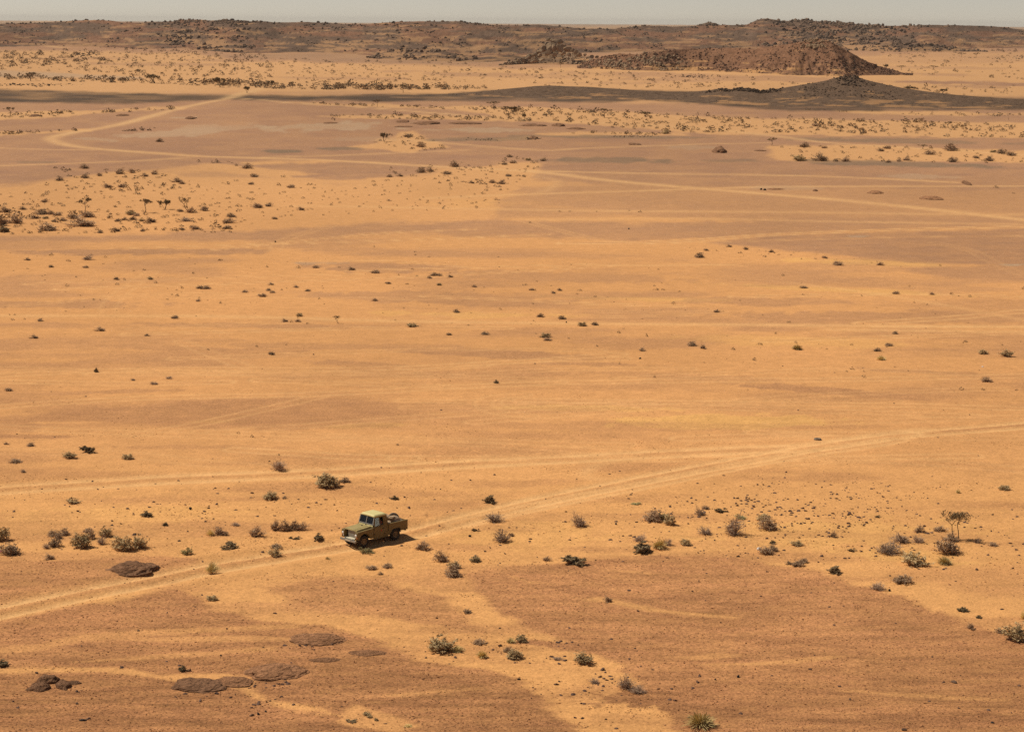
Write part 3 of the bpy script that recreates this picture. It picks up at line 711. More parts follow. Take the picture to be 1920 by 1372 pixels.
def shrub_geo(kind, seed):
    """Branches and foliage of a shrub one unit wide and one unit high."""
    R = random.Random(seed); br, lf = Geo(), Geo()
    ns, tw, nl, ls, tall = {'d': (46, 5, 5, .036, .9), 'g': (34, 4, 11, .040, .9), 'k': (22, 3, 30, .050, .85), 't': (340, 0, 0, 0, 1.0), 'b': (60, 6, 1, .028, 1.0), 'f': (30, 3, 9, .045, .8)}[kind]
    lobes = [(R.uniform(0, 6.28), R.uniform(.15, .34)) for _ in range(3)]
    def outline(a):
        return 0.78 + sum(w * math.cos(a - p) * .55 for p, w in lobes) + R.gauss(0, .1)
    if kind == 't':
        for i in range(ns):
            a = R.uniform(0, 6.283); el = math.acos(R.uniform(.05, 1)) ; L = outline(a) * R.uniform(.8, 1.1)
            p0 = np.array([math.cos(a) * .1 * R.random(), math.sin(a) * .1 * R.random(), 0])
            tip = np.array([math.cos(a) * math.sin(el) * .5 * L, math.sin(a) * math.sin(el) * .5 * L, math.cos(el) * L * .95 + .03])
            mid = p0 * .5 + tip * .5 + np.array([0, 0, .10])
            lf.tube([p0, mid, tip], .012, .006)
        for i in range(16):
            a = R.uniform(0, 6.283); p0 = np.zeros(3); tip = np.array([math.cos(a) * .3, math.sin(a) * .3, R.uniform(.2, .5)])
            br.tube([p0, tip * .6 + np.array([0, 0, .06]), tip], .012, .005)
        return br, lf
    for i in range(ns):
        a = R.uniform(0, 6.283); u = R.uniform(0.02, 1.0); el = math.acos(u)
        L = outline(a) * R.uniform(.7, 1.08)
        p0 = np.array([math.cos(a) * .05, math.sin(a) * .05, -0.03])
        tip = np.array([math.cos(a) * math.sin(el) * .5 * L, math.sin(a) * math.sin(el) * .5 * L, u * tall * L + .04])
        j = np.array([R.gauss(0, .05), R.gauss(0, .05), .05])
        pts = [p0, p0 + (tip - p0) * .45 + j, tip]
        br.tube(pts, .014, .005)
        for k in range(tw):
            f = R.uniform(.35, 1.0)
            s = p0 + (tip - p0) * f + j * (1 - abs(2 * f - 1))
            q = s + np.array([R.gauss(0, .09), R.gauss(0, .09), R.uniform(-.02, .15)])
            q[2] = max(q[2], .01)
            br.tube([s, q], .006, .003)
            for m in range(nl):
                g = R.uniform(.3, 1.1)
                p = s + (q - s) * g + np.array([R.gauss(0, .028), R.gauss(0, .028), R.gauss(0, .025)])
                p[2] = max(p[2], .01)
                lf.leaf(p, ls * R.uniform(.6, 1.4), R)
    return br, lf

def join_geo(name, br, lf, m0, m1):
    nv = len(br.v)
    V = np.array(list(br.v) + list(lf.v)) if lf.v else np.array(br.v)
    T = np.array(list(br.f) + [(a + nv, b + nv, c + nv) for a, b, c in lf.f])
    me = mesh_arrays(name, V, T, [0] * len(br.f) + [1] * len(lf.f))
    me.materials.append(m0); me.materials.append(m1)
    return me

SHRUB_NAMES = {'d': ('dry_shrub', 'shrub'), 'g': ('olive_shrub', 'shrub'), 'k': ('dark_shrub', 'shrub'), 't': ('grass_tuft', 'grass tuft'), 'b': ('bare_shrub', 'shrub'), 'f': ('green_weed', 'weed')}
VARIANTS = {}
for kind in SHRUB_NAMES:
    for s in range(3):
        br, lf = shrub_geo(kind, 100 * ord(kind) + s)
        bme = br.mesh(kind + '_branches'); bme.materials.append(M_TWIGS[kind])
        lme = lf.mesh(kind + '_foliage'); lme.materials.append(M_LEAF[kind])
        VARIANTS[kind, s] = (bme, lme, join_geo(kind + '_shrub', br, lf, M_TWIGS[kind], M_LEAF[kind]))

shrub_count = [0]
def shrub(px, py, w, h, kind, label=None, group=None, cat=None):
    """px, py: middle of its foot in the photograph; w, h: its size there in pixels."""
    p = spot(px, py); m = metres_per_pixel(p)
    i = shrub_count[0]; shrub_count[0] += 1
    R = random.Random(i * 7 + 3)
    bme, lme, jme = VARIANTS[kind, i % 3]
    name, c = SHRUB_NAMES[kind]
    gk = 1.38 if w >= 20 else 1.55
    if kind == 't': gk *= .95; h *= .72
    sc = (w * m * gk, w * m * gk * R.uniform(.85, 1.1), h * m * 1.38)
    rz = R.uniform(0, 6.28)
    if w >= 12:
        o = empty(name, (p[0], p[1], p[2] - .02), rz, sc)
        link('branches', bme, o); link('foliage', lme, o)
    else:
        o = link(name, jme)
        o.location = (p[0], p[1], p[2] - .02); o.rotation_euler = (0, 0, rz); o.scale = sc
    tag(o, label, cat or c, group)
    return o

def tree_geo(seed, style):
    """Acacia one unit high: style umbrella, lean, bush, twin, dead."""
    R = random.Random(seed); br, lf = Geo(), Geo()
    N = lambda *a: np.array(a, float)
    tips = []
    def limb(p, q, r0, r1, depth):
        mid = (p + q) / 2 + N(R.gauss(0, .03), R.gauss(0, .03), R.gauss(0, .015))
        br.tube([p, mid, q], r0, r1, 4 if r0 > .012 else 3)
        if depth == 0: tips.append(q); return
        for k in range(R.choice((2, 3, 3))):
            d = (q - p); d = d / (np.linalg.norm(d) + 1e-9)
            s = spread * R.uniform(.6, 1.25)
            e = q + N(R.gauss(0, 1) * s, R.gauss(0, 1) * s, R.uniform(.02, rise)) + d * .05
            limb(q, e, r1, r1 * .6, depth - 1)
    if style == 'umbrella':
        spread, rise = .17, .13
        limb(N(0, 0, -.02), N(.03, .02, .50), .030, .022, 3); nl, ls, flat = 30, .034, .45
    elif style == 'lean':
        spread, rise = .13, .13
        limb(N(0, 0, -.02), N(-.30, .05, .52), .024, .017, 3); limb(N(.02, 0, -.02), N(-.08, -.05, .45), .022, .015, 2); nl, ls, flat = 16, .030, .6
    elif style == 'twin':
        spread, rise = .12, .12
        limb(N(-.05, 0, -.02), N(-.17, .0, .48), .020, .014, 3); limb(N(.09, .02, -.02), N(.03, .03, .44), .021, .015, 3); nl, ls, flat = 30, .028, 1.0
    elif style == 'bush':
        spread, rise = .15, .22
        for k in range(4): limb(N(0, 0, -.02), N(R.gauss(0, .16), R.gauss(0, .16), .38), .02, .013, 2)
        nl, ls, flat = 60, .042, 1.0
    else:
        spread, rise = .10, .2
        limb(N(0, 0, -.02), N(-.16, 0, .5), .022, .014, 2); nl, ls, flat = 2, .03, 1
    for t in tips:
        for k in range(3):
            br.tube([t, t + N(R.gauss(0, .05), R.gauss(0, .05), R.uniform(.0, .11))], .006, .003)
        for k in range(nl):
            p = t + N(R.gauss(0, .05), R.gauss(0, .05), R.gauss(0, .05 * flat))
            lf.leaf(p, ls * R.uniform(.6, 1.3), R)
    zmax = max(v[2] for v in br.v + lf.v)
    xs = [v[0] for v in br.v + lf.v]
    wid = np.percentile(np.abs(np.array(xs)), 98) * 2
    for g in (br, lf):
        g.v = [np.array([v[0] / wid, v[1] / wid, v[2] / zmax]) for v in g.v]
    return br, lf
TREES = {}
for st in ('umbrella', 'lean', 'twin', 'bush', 'dead'):
    for s in range(2):
        br, lf = tree_geo(500 + 10 * s + len(st), st)
        bme = br.mesh(st + '_trunk'); bme.materials.append(M_TRUNK)
        lme = lf.mesh(st + '_crown'); lme.materials.append(M_LEAF['a'])
        TREES[st, s] = (bme, lme)
tree_n = [0]
def tree(px, py, w, h, style, label, group=None, rz=None, name='acacia_tree'):
    p = spot(px, py); m = metres_per_pixel(p)
    i = tree_n[0]; tree_n[0] += 1
    o = empty(name, (p[0], p[1], p[2]), (i * 1.7) % 6.28 if rz is None else rz, (w * m, w * m, h * m))
    b, l = TREES[style, i % 2]
    link('trunk', b, o); link('crown', l, o)
    tag(o, label, 'tree', group)
    return o

# trees ---------------------------------------------------------------
tree(1793, 1011, 50, 58, 'twin', 'thin two stemmed acacia with a sparse crown on the sand at the right', rz=0)
tree(159, 397, 26, 26, 'umbrella', 'acacia with a windswept crown above the biggest bush of the left thicket', rz=0.4)
tree(273, 399, 22, 26, 'umbrella', 'slim acacia with a flat little crown, left of the leaning one in the thicket')
tree(309, 393, 22, 20, 'bush', 'ragged low tree between the slim acacia and the leaning one in the thicket')
tree(353, 398, 34, 29, 'lean', 'acacia leaning steeply to the left, rightmost tree of the left thicket', rz=0)
tree(720, 266, 17, 19, 'bush', 'dense dark ragged tree standing alone on a sand patch among far gravel flats')
tree(1133, 221, 18, 18, 'umbrella', 'umbrella acacia in the far sandy strip, right of the dark flat rocks')
tree(707, 201, 15, 15, 'umbrella', 'small umbrella acacia on the gravel just below the dark stone band')
tree(925, 204, 16, 14, 'umbrella', 'small round crowned acacia right of the single umbrella acacia below the dark band')
tree(950, 211, 13, 12, 'umbrella', 'squat acacia, left one of a touching pair in the far sandy strip')
tree(963, 212, 13, 13, 'bush', 'squat bushy acacia, right one of a touching pair in the far sandy strip')
tree(984, 226, 9, 14, 'bush', 'narrow upright tree at the left end of the far sandy strip')
tree(1211, 218, 16, 9, 'bush', 'low wide bushy tree right of the umbrella acacia in the far strip')
tree(1311, 226, 13, 17, 'dead', 'dead tree with a bare pole leaning to the left in the far strip', rz=0)
tree(1295, 250, 9, 13, 'dead', 'thin bare tree at the lower edge of the far sandy strip', rz=0)
tree(1447, 273, 20, 15, 'umbrella', 'acacia with a pale spreading crown standing beside the far track')
tree(1777, 240, 15, 12, 'umbrella', 'low acacia rising from the bushes at the right of the far strip')
tree(1731, 280, 24, 9, 'umbrella', 'very flat topped low acacia on the second sand strip at the right')
tree(20, 218, 14, 17, 'umbrella', 'acacia beside a sand hummock at the far left edge')
tree(290, 156, 25, 18, 'bush', 'biggest dark round crowned tree in the scrub belt behind the dark band')
tree(57, 152, 21, 16, 'umbrella', 'spreading acacia in the scrub belt near the left edge')
tree(198, 155, 13, 15, 'umbrella', 'thin crowned acacia between the two big trees of the scrub belt')
tree(261, 142, 12, 12, 'umbrella', 'small dark acacia up on the sand behind the biggest scrub belt tree')
tree(413, 164, 20, 20, 'bush', 'irregular tall tree in the scrub belt above the hairpin of the track')
tree(463, 175, 11, 14, 'bush', 'small dark tree where the far track leaves the scrub belt')
tree(508, 163, 11, 13, 'bush', 'round dark tree right of the gap where the track passes the scrub belt')
tree(549, 166, 12, 13, 'umbrella', 'slim dark tree, second right of the track gap in the scrub belt')
tree(756, 174, 22, 16, 'umbrella', 'broad umbrella acacia at the right part of the scrub belt')
tree(1051, 128, 8, 11, 'umbrella', 'tiny acacia right at the foot of the pale boulder pile')
tree(1662, 131, 9, 11, 'bush', 'small tree at the right foot of the red hill')
tree(1690, 132, 11, 9, 'umbrella', 'low umbrella acacia second from the right foot of the red hill')
tree(1751, 131, 15, 8, 'umbrella', 'flat crowned acacia on the sand well right of the red hill')
tree(1803, 108, 10, 9, 'umbrella', 'tiny acacia on the far sand under the ridge, left of a close pair')
tree(1830, 108, 10, 9, 'umbrella', 'tiny acacia on the far sand under the ridge, right of a close pair')
tree(1705, 170, 20, 8, 'bush', 'broad low tree showing behind the right slope of the dark ridge')
tree(1766, 176, 18, 10, 'bush', 'broad rounded tree showing behind the dark ridge further right')
tree(1892, 226, 9, 13, 'dead', 'bare little tree at the right edge of the far sand', rz=0)
tree(634, 606, 18, 15, 'lean', 'leggy leaning shrub tree on the open sand left of the centre', rz=0)

S = [  # x, y of the foot, width, height, kind, label
# -- left of the pickup
(11, 833, 8, 5, 'd', 'small dry shrub by the left edge, first in the row above the faint track'),
(57, 836, 13, 6, 'd', 'small dry shrub second in the row above the faint track at the left'),
(164, 847, 25, 14, 'k', 'dark double domed shrub, biggest above the faint track at the left'),
(132, 858, 24, 11, 'g', 'low olive shrub just below the double domed one at the left'),
(239, 860, 18, 10, 'g', 'small grey olive shrub alone right of the double domed one'),
(31, 866, 23, 7, 'd', 'long low straggling shrub near the left edge above the faint track'),
(44, 885, 10, 6, 'b', 'bare wisp of twigs near the left edge above the faint track'),
(136, 943, 19, 10, 'g', 'olive shrub alone on the sand below the faint track at the left'),
(276, 967, 18, 9, 'k', 'dark shrub amid scattered stones left of the pickup'),
(310, 985, 10, 6, 'k', 'tiny dark shrub below the scattered stones left of the pickup'),
(2, 1012, 28, 26, 'g', 'tall olive shrub cut by the left edge'),
(19, 1038, 34, 21, 'd', 'dry spiky shrub beside pink litter at the left edge'),
(100, 1004, 18, 12, 'd', 'small spiky shrub, upper left of the cluster at the left'),
(121, 1003, 20, 12, 'd', 'small shrub touching the right side of the upper left cluster shrub'),
(109, 1009, 13, 11, 'd', 'upright little shrub in the middle of the left cluster'),
(103, 1023, 24, 17, 'd', 'dry shrub on the low mound of the left cluster'),
(87, 1027, 12, 9, 'b', 'faint bare shrub at the lower left end of the left cluster'),
(154, 1025, 34, 26, 'g', 'spiky olive shrub, largest of the left cluster'),
(165, 997, 16, 9, 'd', 'flat dry shrub behind the largest of the left cluster'),
(172, 1009, 15, 14, 'd', 'upright dry shrub just behind the largest of the left cluster'),
(199, 1005, 22, 19, 'g', 'compact olive shrub at the upper right of the left cluster'),
(190, 1019, 20, 14, 'b', 'pale bare shrub right of the largest one of the left cluster'),
(94, 1047, 16, 9, 'd', 'small dry shrub on the sand edge below the left cluster'),
(230, 1030, 40, 26, 'g', 'wide spiky olive shrub, left one of the pair above the dome rock'),
(262, 1027, 29, 26, 'g', 'spiky olive shrub, right one of the pair above the dome rock'),
(348, 1038, 19, 13, 'f', 'pale green weed on the sand right of the olive pair'),
(397, 1003, 16, 13, 't', 'yellow green tuft beside a darker shrub left of the pickup'),
(412, 1001, 19, 15, 'd', 'dry shrub touching the right of the yellow green tuft'),
(423, 1003, 9, 9, 'd', 'tiny dead stub at the right of the tuft and shrub pair'),
(442, 985, 15, 7, 'b', 'thin spread of bare twigs behind the tuft and shrub pair'),
(433, 1028, 29, 15, 'k', 'nearly black rounded shrub left of the pickup'),
(396, 1072, 27, 19, 't', 'straw green tuft at the upper edge of the main track'),
(397, 1124, 18, 9, 'g', 'small olive shrub just below the main track'),
(479, 1004, 27, 18, 'd', 'dry round shrub left of the row of three near the pickup'),
(516, 993, 20, 19, 'd', 'upright shrub at the left end of the row near the pickup'),
(538, 994, 20, 18, 'd', 'second upright shrub of the row near the pickup'),
(551, 992, 17, 17, 'd', 'third shrub of the row near the pickup, joined to its neighbours'),
(564, 993, 22, 14, 'd', 'lower shrub at the right end of the row near the pickup'),
(598, 1013, 21, 13, 'k', 'compact almost black shrub closest to the left of the pickup'),
(556, 1012, 13, 8, 'k', 'small dark shrub left of the compact black one'),
(545, 1009, 6, 4, 'k', 'tiny dark sprig left of the compact black shrub'),
(517, 1027, 19, 9, 'd', 'brown dry shrub behind a green one beside the main track'),
(514, 1043, 22, 15, 'g', 'green grey shrub at the upper edge of the main track'),
(522, 880, 32, 18, 'b', 'wispy bare shrub above the faint track left of the centre'),
(613, 911, 48, 24, 'g', 'big rounded shrub on the faint track above the pickup'),
(644, 904, 18, 10, 'd', 'low dry shrub touching the right side of the big rounded one'),
(507, 935, 29, 14, 'g', 'olive shrub left below the big rounded one'),
(533, 935, 9, 6, 'd', 'tiny shrub right beside the olive one below the faint track'),
(741, 936, 13, 7, 'k', 'small dark shrub directly beyond the pickup'),
(918, 942, 22, 13, 'k', 'dark shrub with two bare upright stems above the main track'),
(685, 1038, 23, 14, 'f', 'pale green weed right beside the front wheel of the pickup'),
(613, 1051, 12, 8, 't', 'small yellow green tuft at the lower edge of the track ahead of the pickup'),
(791, 1029, 27, 15, 'd', 'grey dry shrub right of the shadow of the pickup'),
(829, 1051, 26, 17, 'd', 'brown rounded shrub below right of the pickup'),
(891, 1052, 19, 10, 'g', 'low olive shrub right of the brown rounded one'),
(849, 1080, 31, 19, 'd', 'broad brown shrub with a second shrub behind it below the pickup'),
(851, 1064, 19, 12, 'g', 'small shrub standing directly behind the broad brown one'),
(697, 1066, 17, 8, 'd', 'low brown shrub below the front of the pickup'),
(726, 1063, 16, 9, 'd', 'low grey shrub below the middle of the pickup'),
(715, 1077, 9, 6, 'd', 'tiny brown sprig below the two low shrubs under the pickup'),
(876, 1148, 14, 8, 'd', 'single small shrub on the gravel in the lower middle'),
(942, 1015, 33, 21, 'b', 'pale bare rounded shrub below the main track'),
(959, 1004, 9, 7, 'd', 'tiny shrub behind the pale bare rounded one'),
(890, 996, 11, 8, 'k', 'tiny dark shrub below the main track, right of the pickup'),
(926, 976, 36, 15, 'b', 'long bare straggly shrub at the lower edge of the main track'),
# -- right foreground sand
(1087, 986, 31, 19, 'b', 'grey dome of bare twigs in the middle of the right sand'),
(1223, 976, 40, 20, 'd', 'dry straggling shrub with green at its right, upper right sand'),
(1243, 974, 20, 15, 'f', 'fresh green clump at the right end of the dry straggling shrub'),
(1256, 983, 24, 20, 'g', 'green shrub caught with white litter on the upper right sand'),
(1349, 959, 17, 9, 'k', 'small black green shrub among dark stones on the right'),
(1323, 954, 13, 8, 'd', 'grey tuft of twigs left of the black green shrub'),
(1313, 965, 21, 12, 'b', 'bare low twigs below the grey tuft on the right'),
(1388, 971, 18, 7, 'f', 'flat green plant above the big grey bush on the right'),
(1194, 945, 15, 4, 'f', 'bright green flat plant on the sand below the main track'),
(1375, 1002, 40, 32, 'b', 'big grey bush of bare branches on the right sand'),
(1323, 1001, 30, 14, 'b', 'thin see through bare shrub left of the big grey bush'),
(1199, 1014, 26, 12, 'b', 'pale bare shrub behind the black rounded one'),
(1205, 1034, 38, 18, 'k', 'black rounded shrub at the edge of the right gravel'),
(1234, 1027, 29, 20, 't', 'yellow green upright shrub right behind the black rounded one'),
(1252, 1022, 15, 13, 'b', 'bare twigs at the right of the yellow green upright shrub'),
(1285, 1021, 18, 12, 'g', 'compact grey green shrub right of the yellow green one'),
(1074, 1055, 40, 18, 'k', 'dark olive dome shrub alone at the upper edge of the right gravel'),
(1024, 1050, 13, 8, 'd', 'small dark shrub left of the olive dome shrub'),
(1141, 1128, 14, 11, 'd', 'single brown shrub on a sand streak crossing the right gravel'),
(1431, 974, 24, 11, 'g', 'green low shrub behind the dark forked one'),
(1443, 992, 34, 22, 'd', 'dark forked twiggy shrub right of the big grey bush'),
(1645, 970, 9, 6, 'k', 'tiny dark shrub alone on the upper right sand'),
(1722, 997, 18, 13, 'd', 'crooked dark shrub left of the two stemmed acacia'),
(1760, 995, 21, 10, 'd', 'low shrub directly left of the acacia crown'),
(1776, 1036, 46, 28, 'd', 'large dry shrub in front of the two stemmed acacia'),
(1785, 1014, 26, 14, 'd', 'dry shrub around the foot of the two stemmed acacia'),
(1831, 1017, 14, 9, 'b', 'bare tuft at the end of the acacia shadow'),
(1863, 1022, 15, 7, 'd', 'little dry shrub right of the acacia shadow'),
(1690, 1015, 38, 13, 'b', 'low grey shrub on a mound left of the acacia'),
(1722, 1016, 23, 12, 'b', 'grey bare shrub between the mound shrub and the acacia'),
(1665, 1036, 48, 20, 'b', 'broad pale bare shrub at the left foot of the mound'),
(1712, 1058, 41, 24, 'g', 'big olive spiky shrub below the mound'),
(1774, 1057, 29, 17, 't', 'pale straw tuft below the large dry shrub'),
(1692, 1091, 34, 15, 'd', 'wedge shaped dark shrub on the slope below the olive spiky one'),
(1565, 1074, 19, 13, 'k', 'small black shrub on the edge of the right gravel'),
(1496, 1060, 24, 11, 'd', 'dry shrub on the edge of the right gravel, left of the black one'),
(1480, 1057, 10, 6, 'd', 'low sprig at the left of the gravel edge shrub'),
(1507, 1053, 14, 8, 'd', 'twiggy sprig at the upper right of the gravel edge shrub'),
(1645, 1104, 29, 12, 'b', 'pale bare shrub lying low on the lower gravel edge'),
(1562, 1006, 11, 10, 'd', 'small round dry shrub in the middle of the stony sand'),
(1493, 1022, 21, 9, 'g', 'flat olive shrub below the stony sand'),
(1596, 1033, 12, 7, 'k', 'small dark cushion shrub right of the flat olive one'),
(1436, 1037, 27, 14, 'd', 'grey green shrub right beside the white bag'),
(1450, 1032, 16, 11, 'd', 'brown tuft behind the shrub beside the white bag'),
(1449, 1019, 9, 7, 'k', 'tiny black sprig above the shrub beside the white bag'),
(1884, 918, 19, 9, 'g', 'small green shrub near the right edge above the acacia'),
(1796, 924, 8, 8, 't', 'small yellow green sprout left of the green shrub near the right edge'),
(1805, 1145, 16, 7, 'k', 'small dark flat shrub on the lower right sand'),
(1835, 1158, 9, 5, 'k', 'tiny dark shrub right below the dark flat one'),
(1820, 1178, 14, 11, 'd', 'small mixed shrub on the gravel edge at the lower right'),
(1875, 1186, 14, 9, 'd', 'small grey shrub left of the bush on the right edge'),
(1901, 1199, 42, 28, 'g', 'big olive and yellow bush at the right edge'),
(1919, 1160, 11, 15, 't', 'straw tuft cut by the right edge'),
# -- bottom
(5, 1248, 19, 11, 'k', 'small dark green shrub at the left edge in the bottom gravel'),
(342, 1257, 15, 9, 'k', 'small dark green shrub above the dome rocks at the bottom'),
(828, 1219, 50, 28, 'g', 'biggest green grey bush of the bottom sand channel'),
(817, 1219, 24, 14, 't', 'tan tuft in front of the biggest bush of the sand channel'),
(856, 1221, 26, 11, 't', 'pale straw tuft right of the biggest bush of the sand channel'),
(898, 1206, 21, 10, 'd', 'low dark brown shrub right of the biggest channel bush'),
(904, 1231, 22, 16, 't', 'spiky straw tuft with a crisp shadow in the sand channel'),
(956, 1204, 16, 10, 't', 'small tan tuft left of an olive one in the channel'),
(977, 1202, 19, 14, 'g', 'small olive shrub right of the tan tuft in the channel'),
(949, 1221, 13, 9, 'd', 'small shrub touching the spreading one in the channel'),
(964, 1233, 31, 17, 'g', 'spreading olive shrub in the channel'),
(960, 1237, 8, 4, 'd', 'tiny dark sprig under the spreading olive shrub'),
(1096, 1243, 33, 20, 'g', 'round grey olive shrub on the right of the channel'),
(1045, 1236, 20, 6, 'b', 'scrap of dead twigs left of the round grey olive shrub'),
(1115, 1280, 17, 9, 'b', 'bare grey sprig left of the forked bush in the channel'),
(1173, 1290, 33, 22, 'b', 'grey forked bush on the lower right of the channel'),
(1196, 1298, 28, 13, 'b', 'low tangle of dead twigs right of the forked bush'),
(688, 1340, 13, 8, 'g', 'round green cushion, largest of the three at the bottom'),
(693, 1345, 9, 6, 'g', 'round green cushion, middle one of the three at the bottom'),
(705, 1350, 8, 6, 'g', 'round green cushion, rightmost of the three at the bottom'),
(660, 1353, 15, 6, 'k', 'dark sprig at the foot of a dead stem at the bottom'),
(767, 1361, 14, 4, 't', 'flat straw patch at the bottom below the green cushions'),
(1314, 1358, 57, 30, 't', 'large round straw tuft at the bottom, right of the channel'),
# -- larger ones of the middle distance
(1023, 632, 17, 9, 'g', 'twin shrub at the centre, its round rear half'), (1027, 638, 15, 6, 'd', 'twin shrub at the centre, its low front half'),
(772, 612, 18, 7, 'g', 'low wide green shrub on the faint track left of the centre'), (1494, 655, 19, 12, 't', 'yellowish round shrub with a dark one behind it right of the centre'),
(1652, 675, 16, 10, 't', 'yellowish round shrub alone in the right middle distance'), (1888, 668, 22, 12, 'g', 'largest round shrub at the right of the middle distance'),
(1843, 663, 17, 8, 'g', 'low green shrub just left of the largest round one at the right'), (1850, 715, 19, 9, 'd', 'brown shrub alone near the right edge below the round ones'),
(1311, 483, 17, 9, 'd', 'largest shrub at the left end of the sandy edge under the right gravel flat'), (1570, 497, 17, 9, 'd', 'brown round shrub in the middle of the sandy edge under the right gravel flat'),
(1649, 497, 12, 6, 'd', 'shrub right of the brown round one on the sandy edge'), (164, 487, 19, 8, 'b', 'pale shrub, widest in the sparse scatter below the left thicket'),
(375, 541, 14, 6, 'd', 'left half of a long double shrub in the left middle distance'), (388, 541, 14, 6, 'd', 'right half of a long double shrub in the left middle distance'),
(492, 556, 14, 7, 'd', 'darkest round shrub of the loose group left of the centre'), (704, 512, 15, 7, 'd', 'dark shrub at the right end of a pale gravel lens, upper middle'),
(660, 506, 13, 6, 'd', 'dark shrub at the left end of a gravel lens, upper middle'), (189, 620, 15, 7, 'd', 'round shrub on the faint tracks in the left middle distance'),
(328, 597, 12, 7, 'd', 'dome shrub right on the long straight track at the left'), (562, 593, 11, 7, 'g', 'greenish shrub behind a row of three left of the leggy shrub tree'),
(1297, 648, 16, 8, 'd', 'left shrub of a close pair right of the centre'), (1318, 653, 12, 7, 'd', 'right shrub of a close pair right of the centre'),
(1091, 611, 14, 8, 'g', 'left shrub of two equal ones right above the centre'), (1115, 609, 12, 6, 'd', 'right shrub of two equal ones right above the centre'),
(1054, 598, 14, 7, 'd', 'shrub up left of the two equal ones above the centre'), (1012, 594, 13, 7, 'd', 'shrub left of a bare patch above the centre'),
(909, 627, 14, 6, 'd', 'shrub on open sand just left of the centre twin'), (856, 586, 11, 6, 'd', 'shrub above the low wide green one left of the centre'),
(931, 718, 10, 6, 'k', 'single dark shrub on bare sand below the centre'), (509, 665, 11, 7, 'd', 'single shrub on a sandy rise in the left middle distance'),
(16, 732, 12, 6, 'd', 'single shrub at the left edge of the middle distance'), (289, 720, 14, 5, 'b', 'bare spread sprig, lower of three on the left middle sand'),
(317, 710, 11, 5, 'b', 'bare sprig, upper right of three on the left middle sand'), (250, 713, 9, 4, 'b', 'bare sprig, leftmost of three on the left middle sand'),
(180, 697, 7, 7, 'k', 'tiny upright dark shrub alone on the left middle sand'), (1507, 540, 13, 5, 'd', 'flat shrub at the start of a thin dark line of stones at the right'),
(157, 424, 44, 15, 'd', 'biggest bush of the left thicket, wide and grey'), (30, 419, 27, 16, 'd', 'large bush near the left edge in the thicket'), (93, 432, 36, 13, 'd', 'wide low bush at the lower edge of the left thicket'),
(164, 407, 26, 12, 'd', 'bush at the foot of the windswept acacia'), (78, 402, 28, 9, 'd', 'long bush at the top left of the thicket'), (137, 410, 22, 10, 'd', 'round bush left of the windswept acacia'),
(4, 423, 22, 18, 'd', 'tall bush cut by the left edge in the thicket'), (7, 435, 20, 11, 'k', 'dark bush at the lower left corner of the thicket'), (284, 417, 18, 9, 'd', 'round bush below the slim acacia'),
(349, 415, 23, 7, 'b', 'pale low bush below the leaning acacia'), (357, 399, 13, 10, 'd', 'bush at the foot of the leaning acacia'), (384, 395, 17, 9, 'd', 'bush right of the leaning acacia'), (427, 418, 21, 9, 'd', 'bush at the right end of the left thicket'),
(1349, 285, 9, 5, 'd', 'dark sprig behind the round brown rock in the far flats'),
(789, 276, 15, 10, 'd', 'round bush right of the lone dense tree on the far sand patch'), (766, 257, 16, 7, 'd', 'spread bush behind the round one on the far sand patch'), (854, 313, 17, 11, 'd', 'tall dark bush right of the far gravel tongue'),
]
MID_LABELS = [  # region x0, y0, x1, y1, label, group
 (0, 300, 480, 366, 'small bush on the upper edge of the left sand lobe', 'bushes on the upper left sand lobe'),
 (0, 366, 480, 442, 'small bush of the left acacia thicket', 'bushes of the left acacia thicket'),
 (480, 300, 700, 420, 'small bush on the sand lobe right of the left thicket', 'bushes right of the left thicket'),
 (700, 300, 1060, 420, 'small bush of the cluster at the tip of the sand lobe, above the centre', 'bushes at the tip of the sand lobe'),
 (0, 442, 460, 520, 'small shrub of the sparse scatter under the left thicket', 'shrubs under the left thicket'),
 (0, 520, 460, 590, 'small dark shrub dotted over the open sand at the left', 'shrubs on the open sand at the left'),
 (460, 520, 700, 590, 'small dark shrub of the loose group left of the centre', 'loose group left of the centre'),
 (460, 442, 980, 540, 'small dark shrub of the line along the gravel lens, upper middle', 'line along the upper gravel lens'),
 (0, 590, 700, 690, 'small shrub beside the long straight track at the left', 'shrubs by the long track at the left'),
 (700, 540, 1300, 640, 'small dark shrub of the thin scatter above the centre', 'scatter above the centre'),
 (1300, 440, 1920, 505, 'small shrub on the sandy edge under the right gravel flat', 'shrubs on the sandy edge at the right'),
 (1300, 505, 1920, 630, 'small dark shrub on the open sand at the right, upper half', 'shrubs on the upper right sand'),
 (700, 640, 1920, 850, 'small dark shrub dotted over the middle sand right of the centre', 'shrubs on the middle sand'),
 (0, 690, 700, 860, 'small dark shrub on the open sand at the middle left', 'shrubs on the middle left sand'),
 (1060, 380, 1300, 480, 'small dark dot of a shrub on the pale flat in the upper middle', 'dots on the upper middle flat'),
 (1000, 255, 1920, 380, 'bush on the thin sand strips across the right gravel flats', 'bushes on the right sand strips'),
 (1060, 380, 1920, 440, 'small bush on the right gravel flats', 'bushes on the right gravel flats'),
 (0, 185, 1000, 300, 'small bush by the hairpin track in the upper left flats', 'bushes by the hairpin track'),
 (1000, 185, 1920, 255, 'bush in the wide sandy strip below the dark ridge', 'bushes in the far sandy strip'),
]
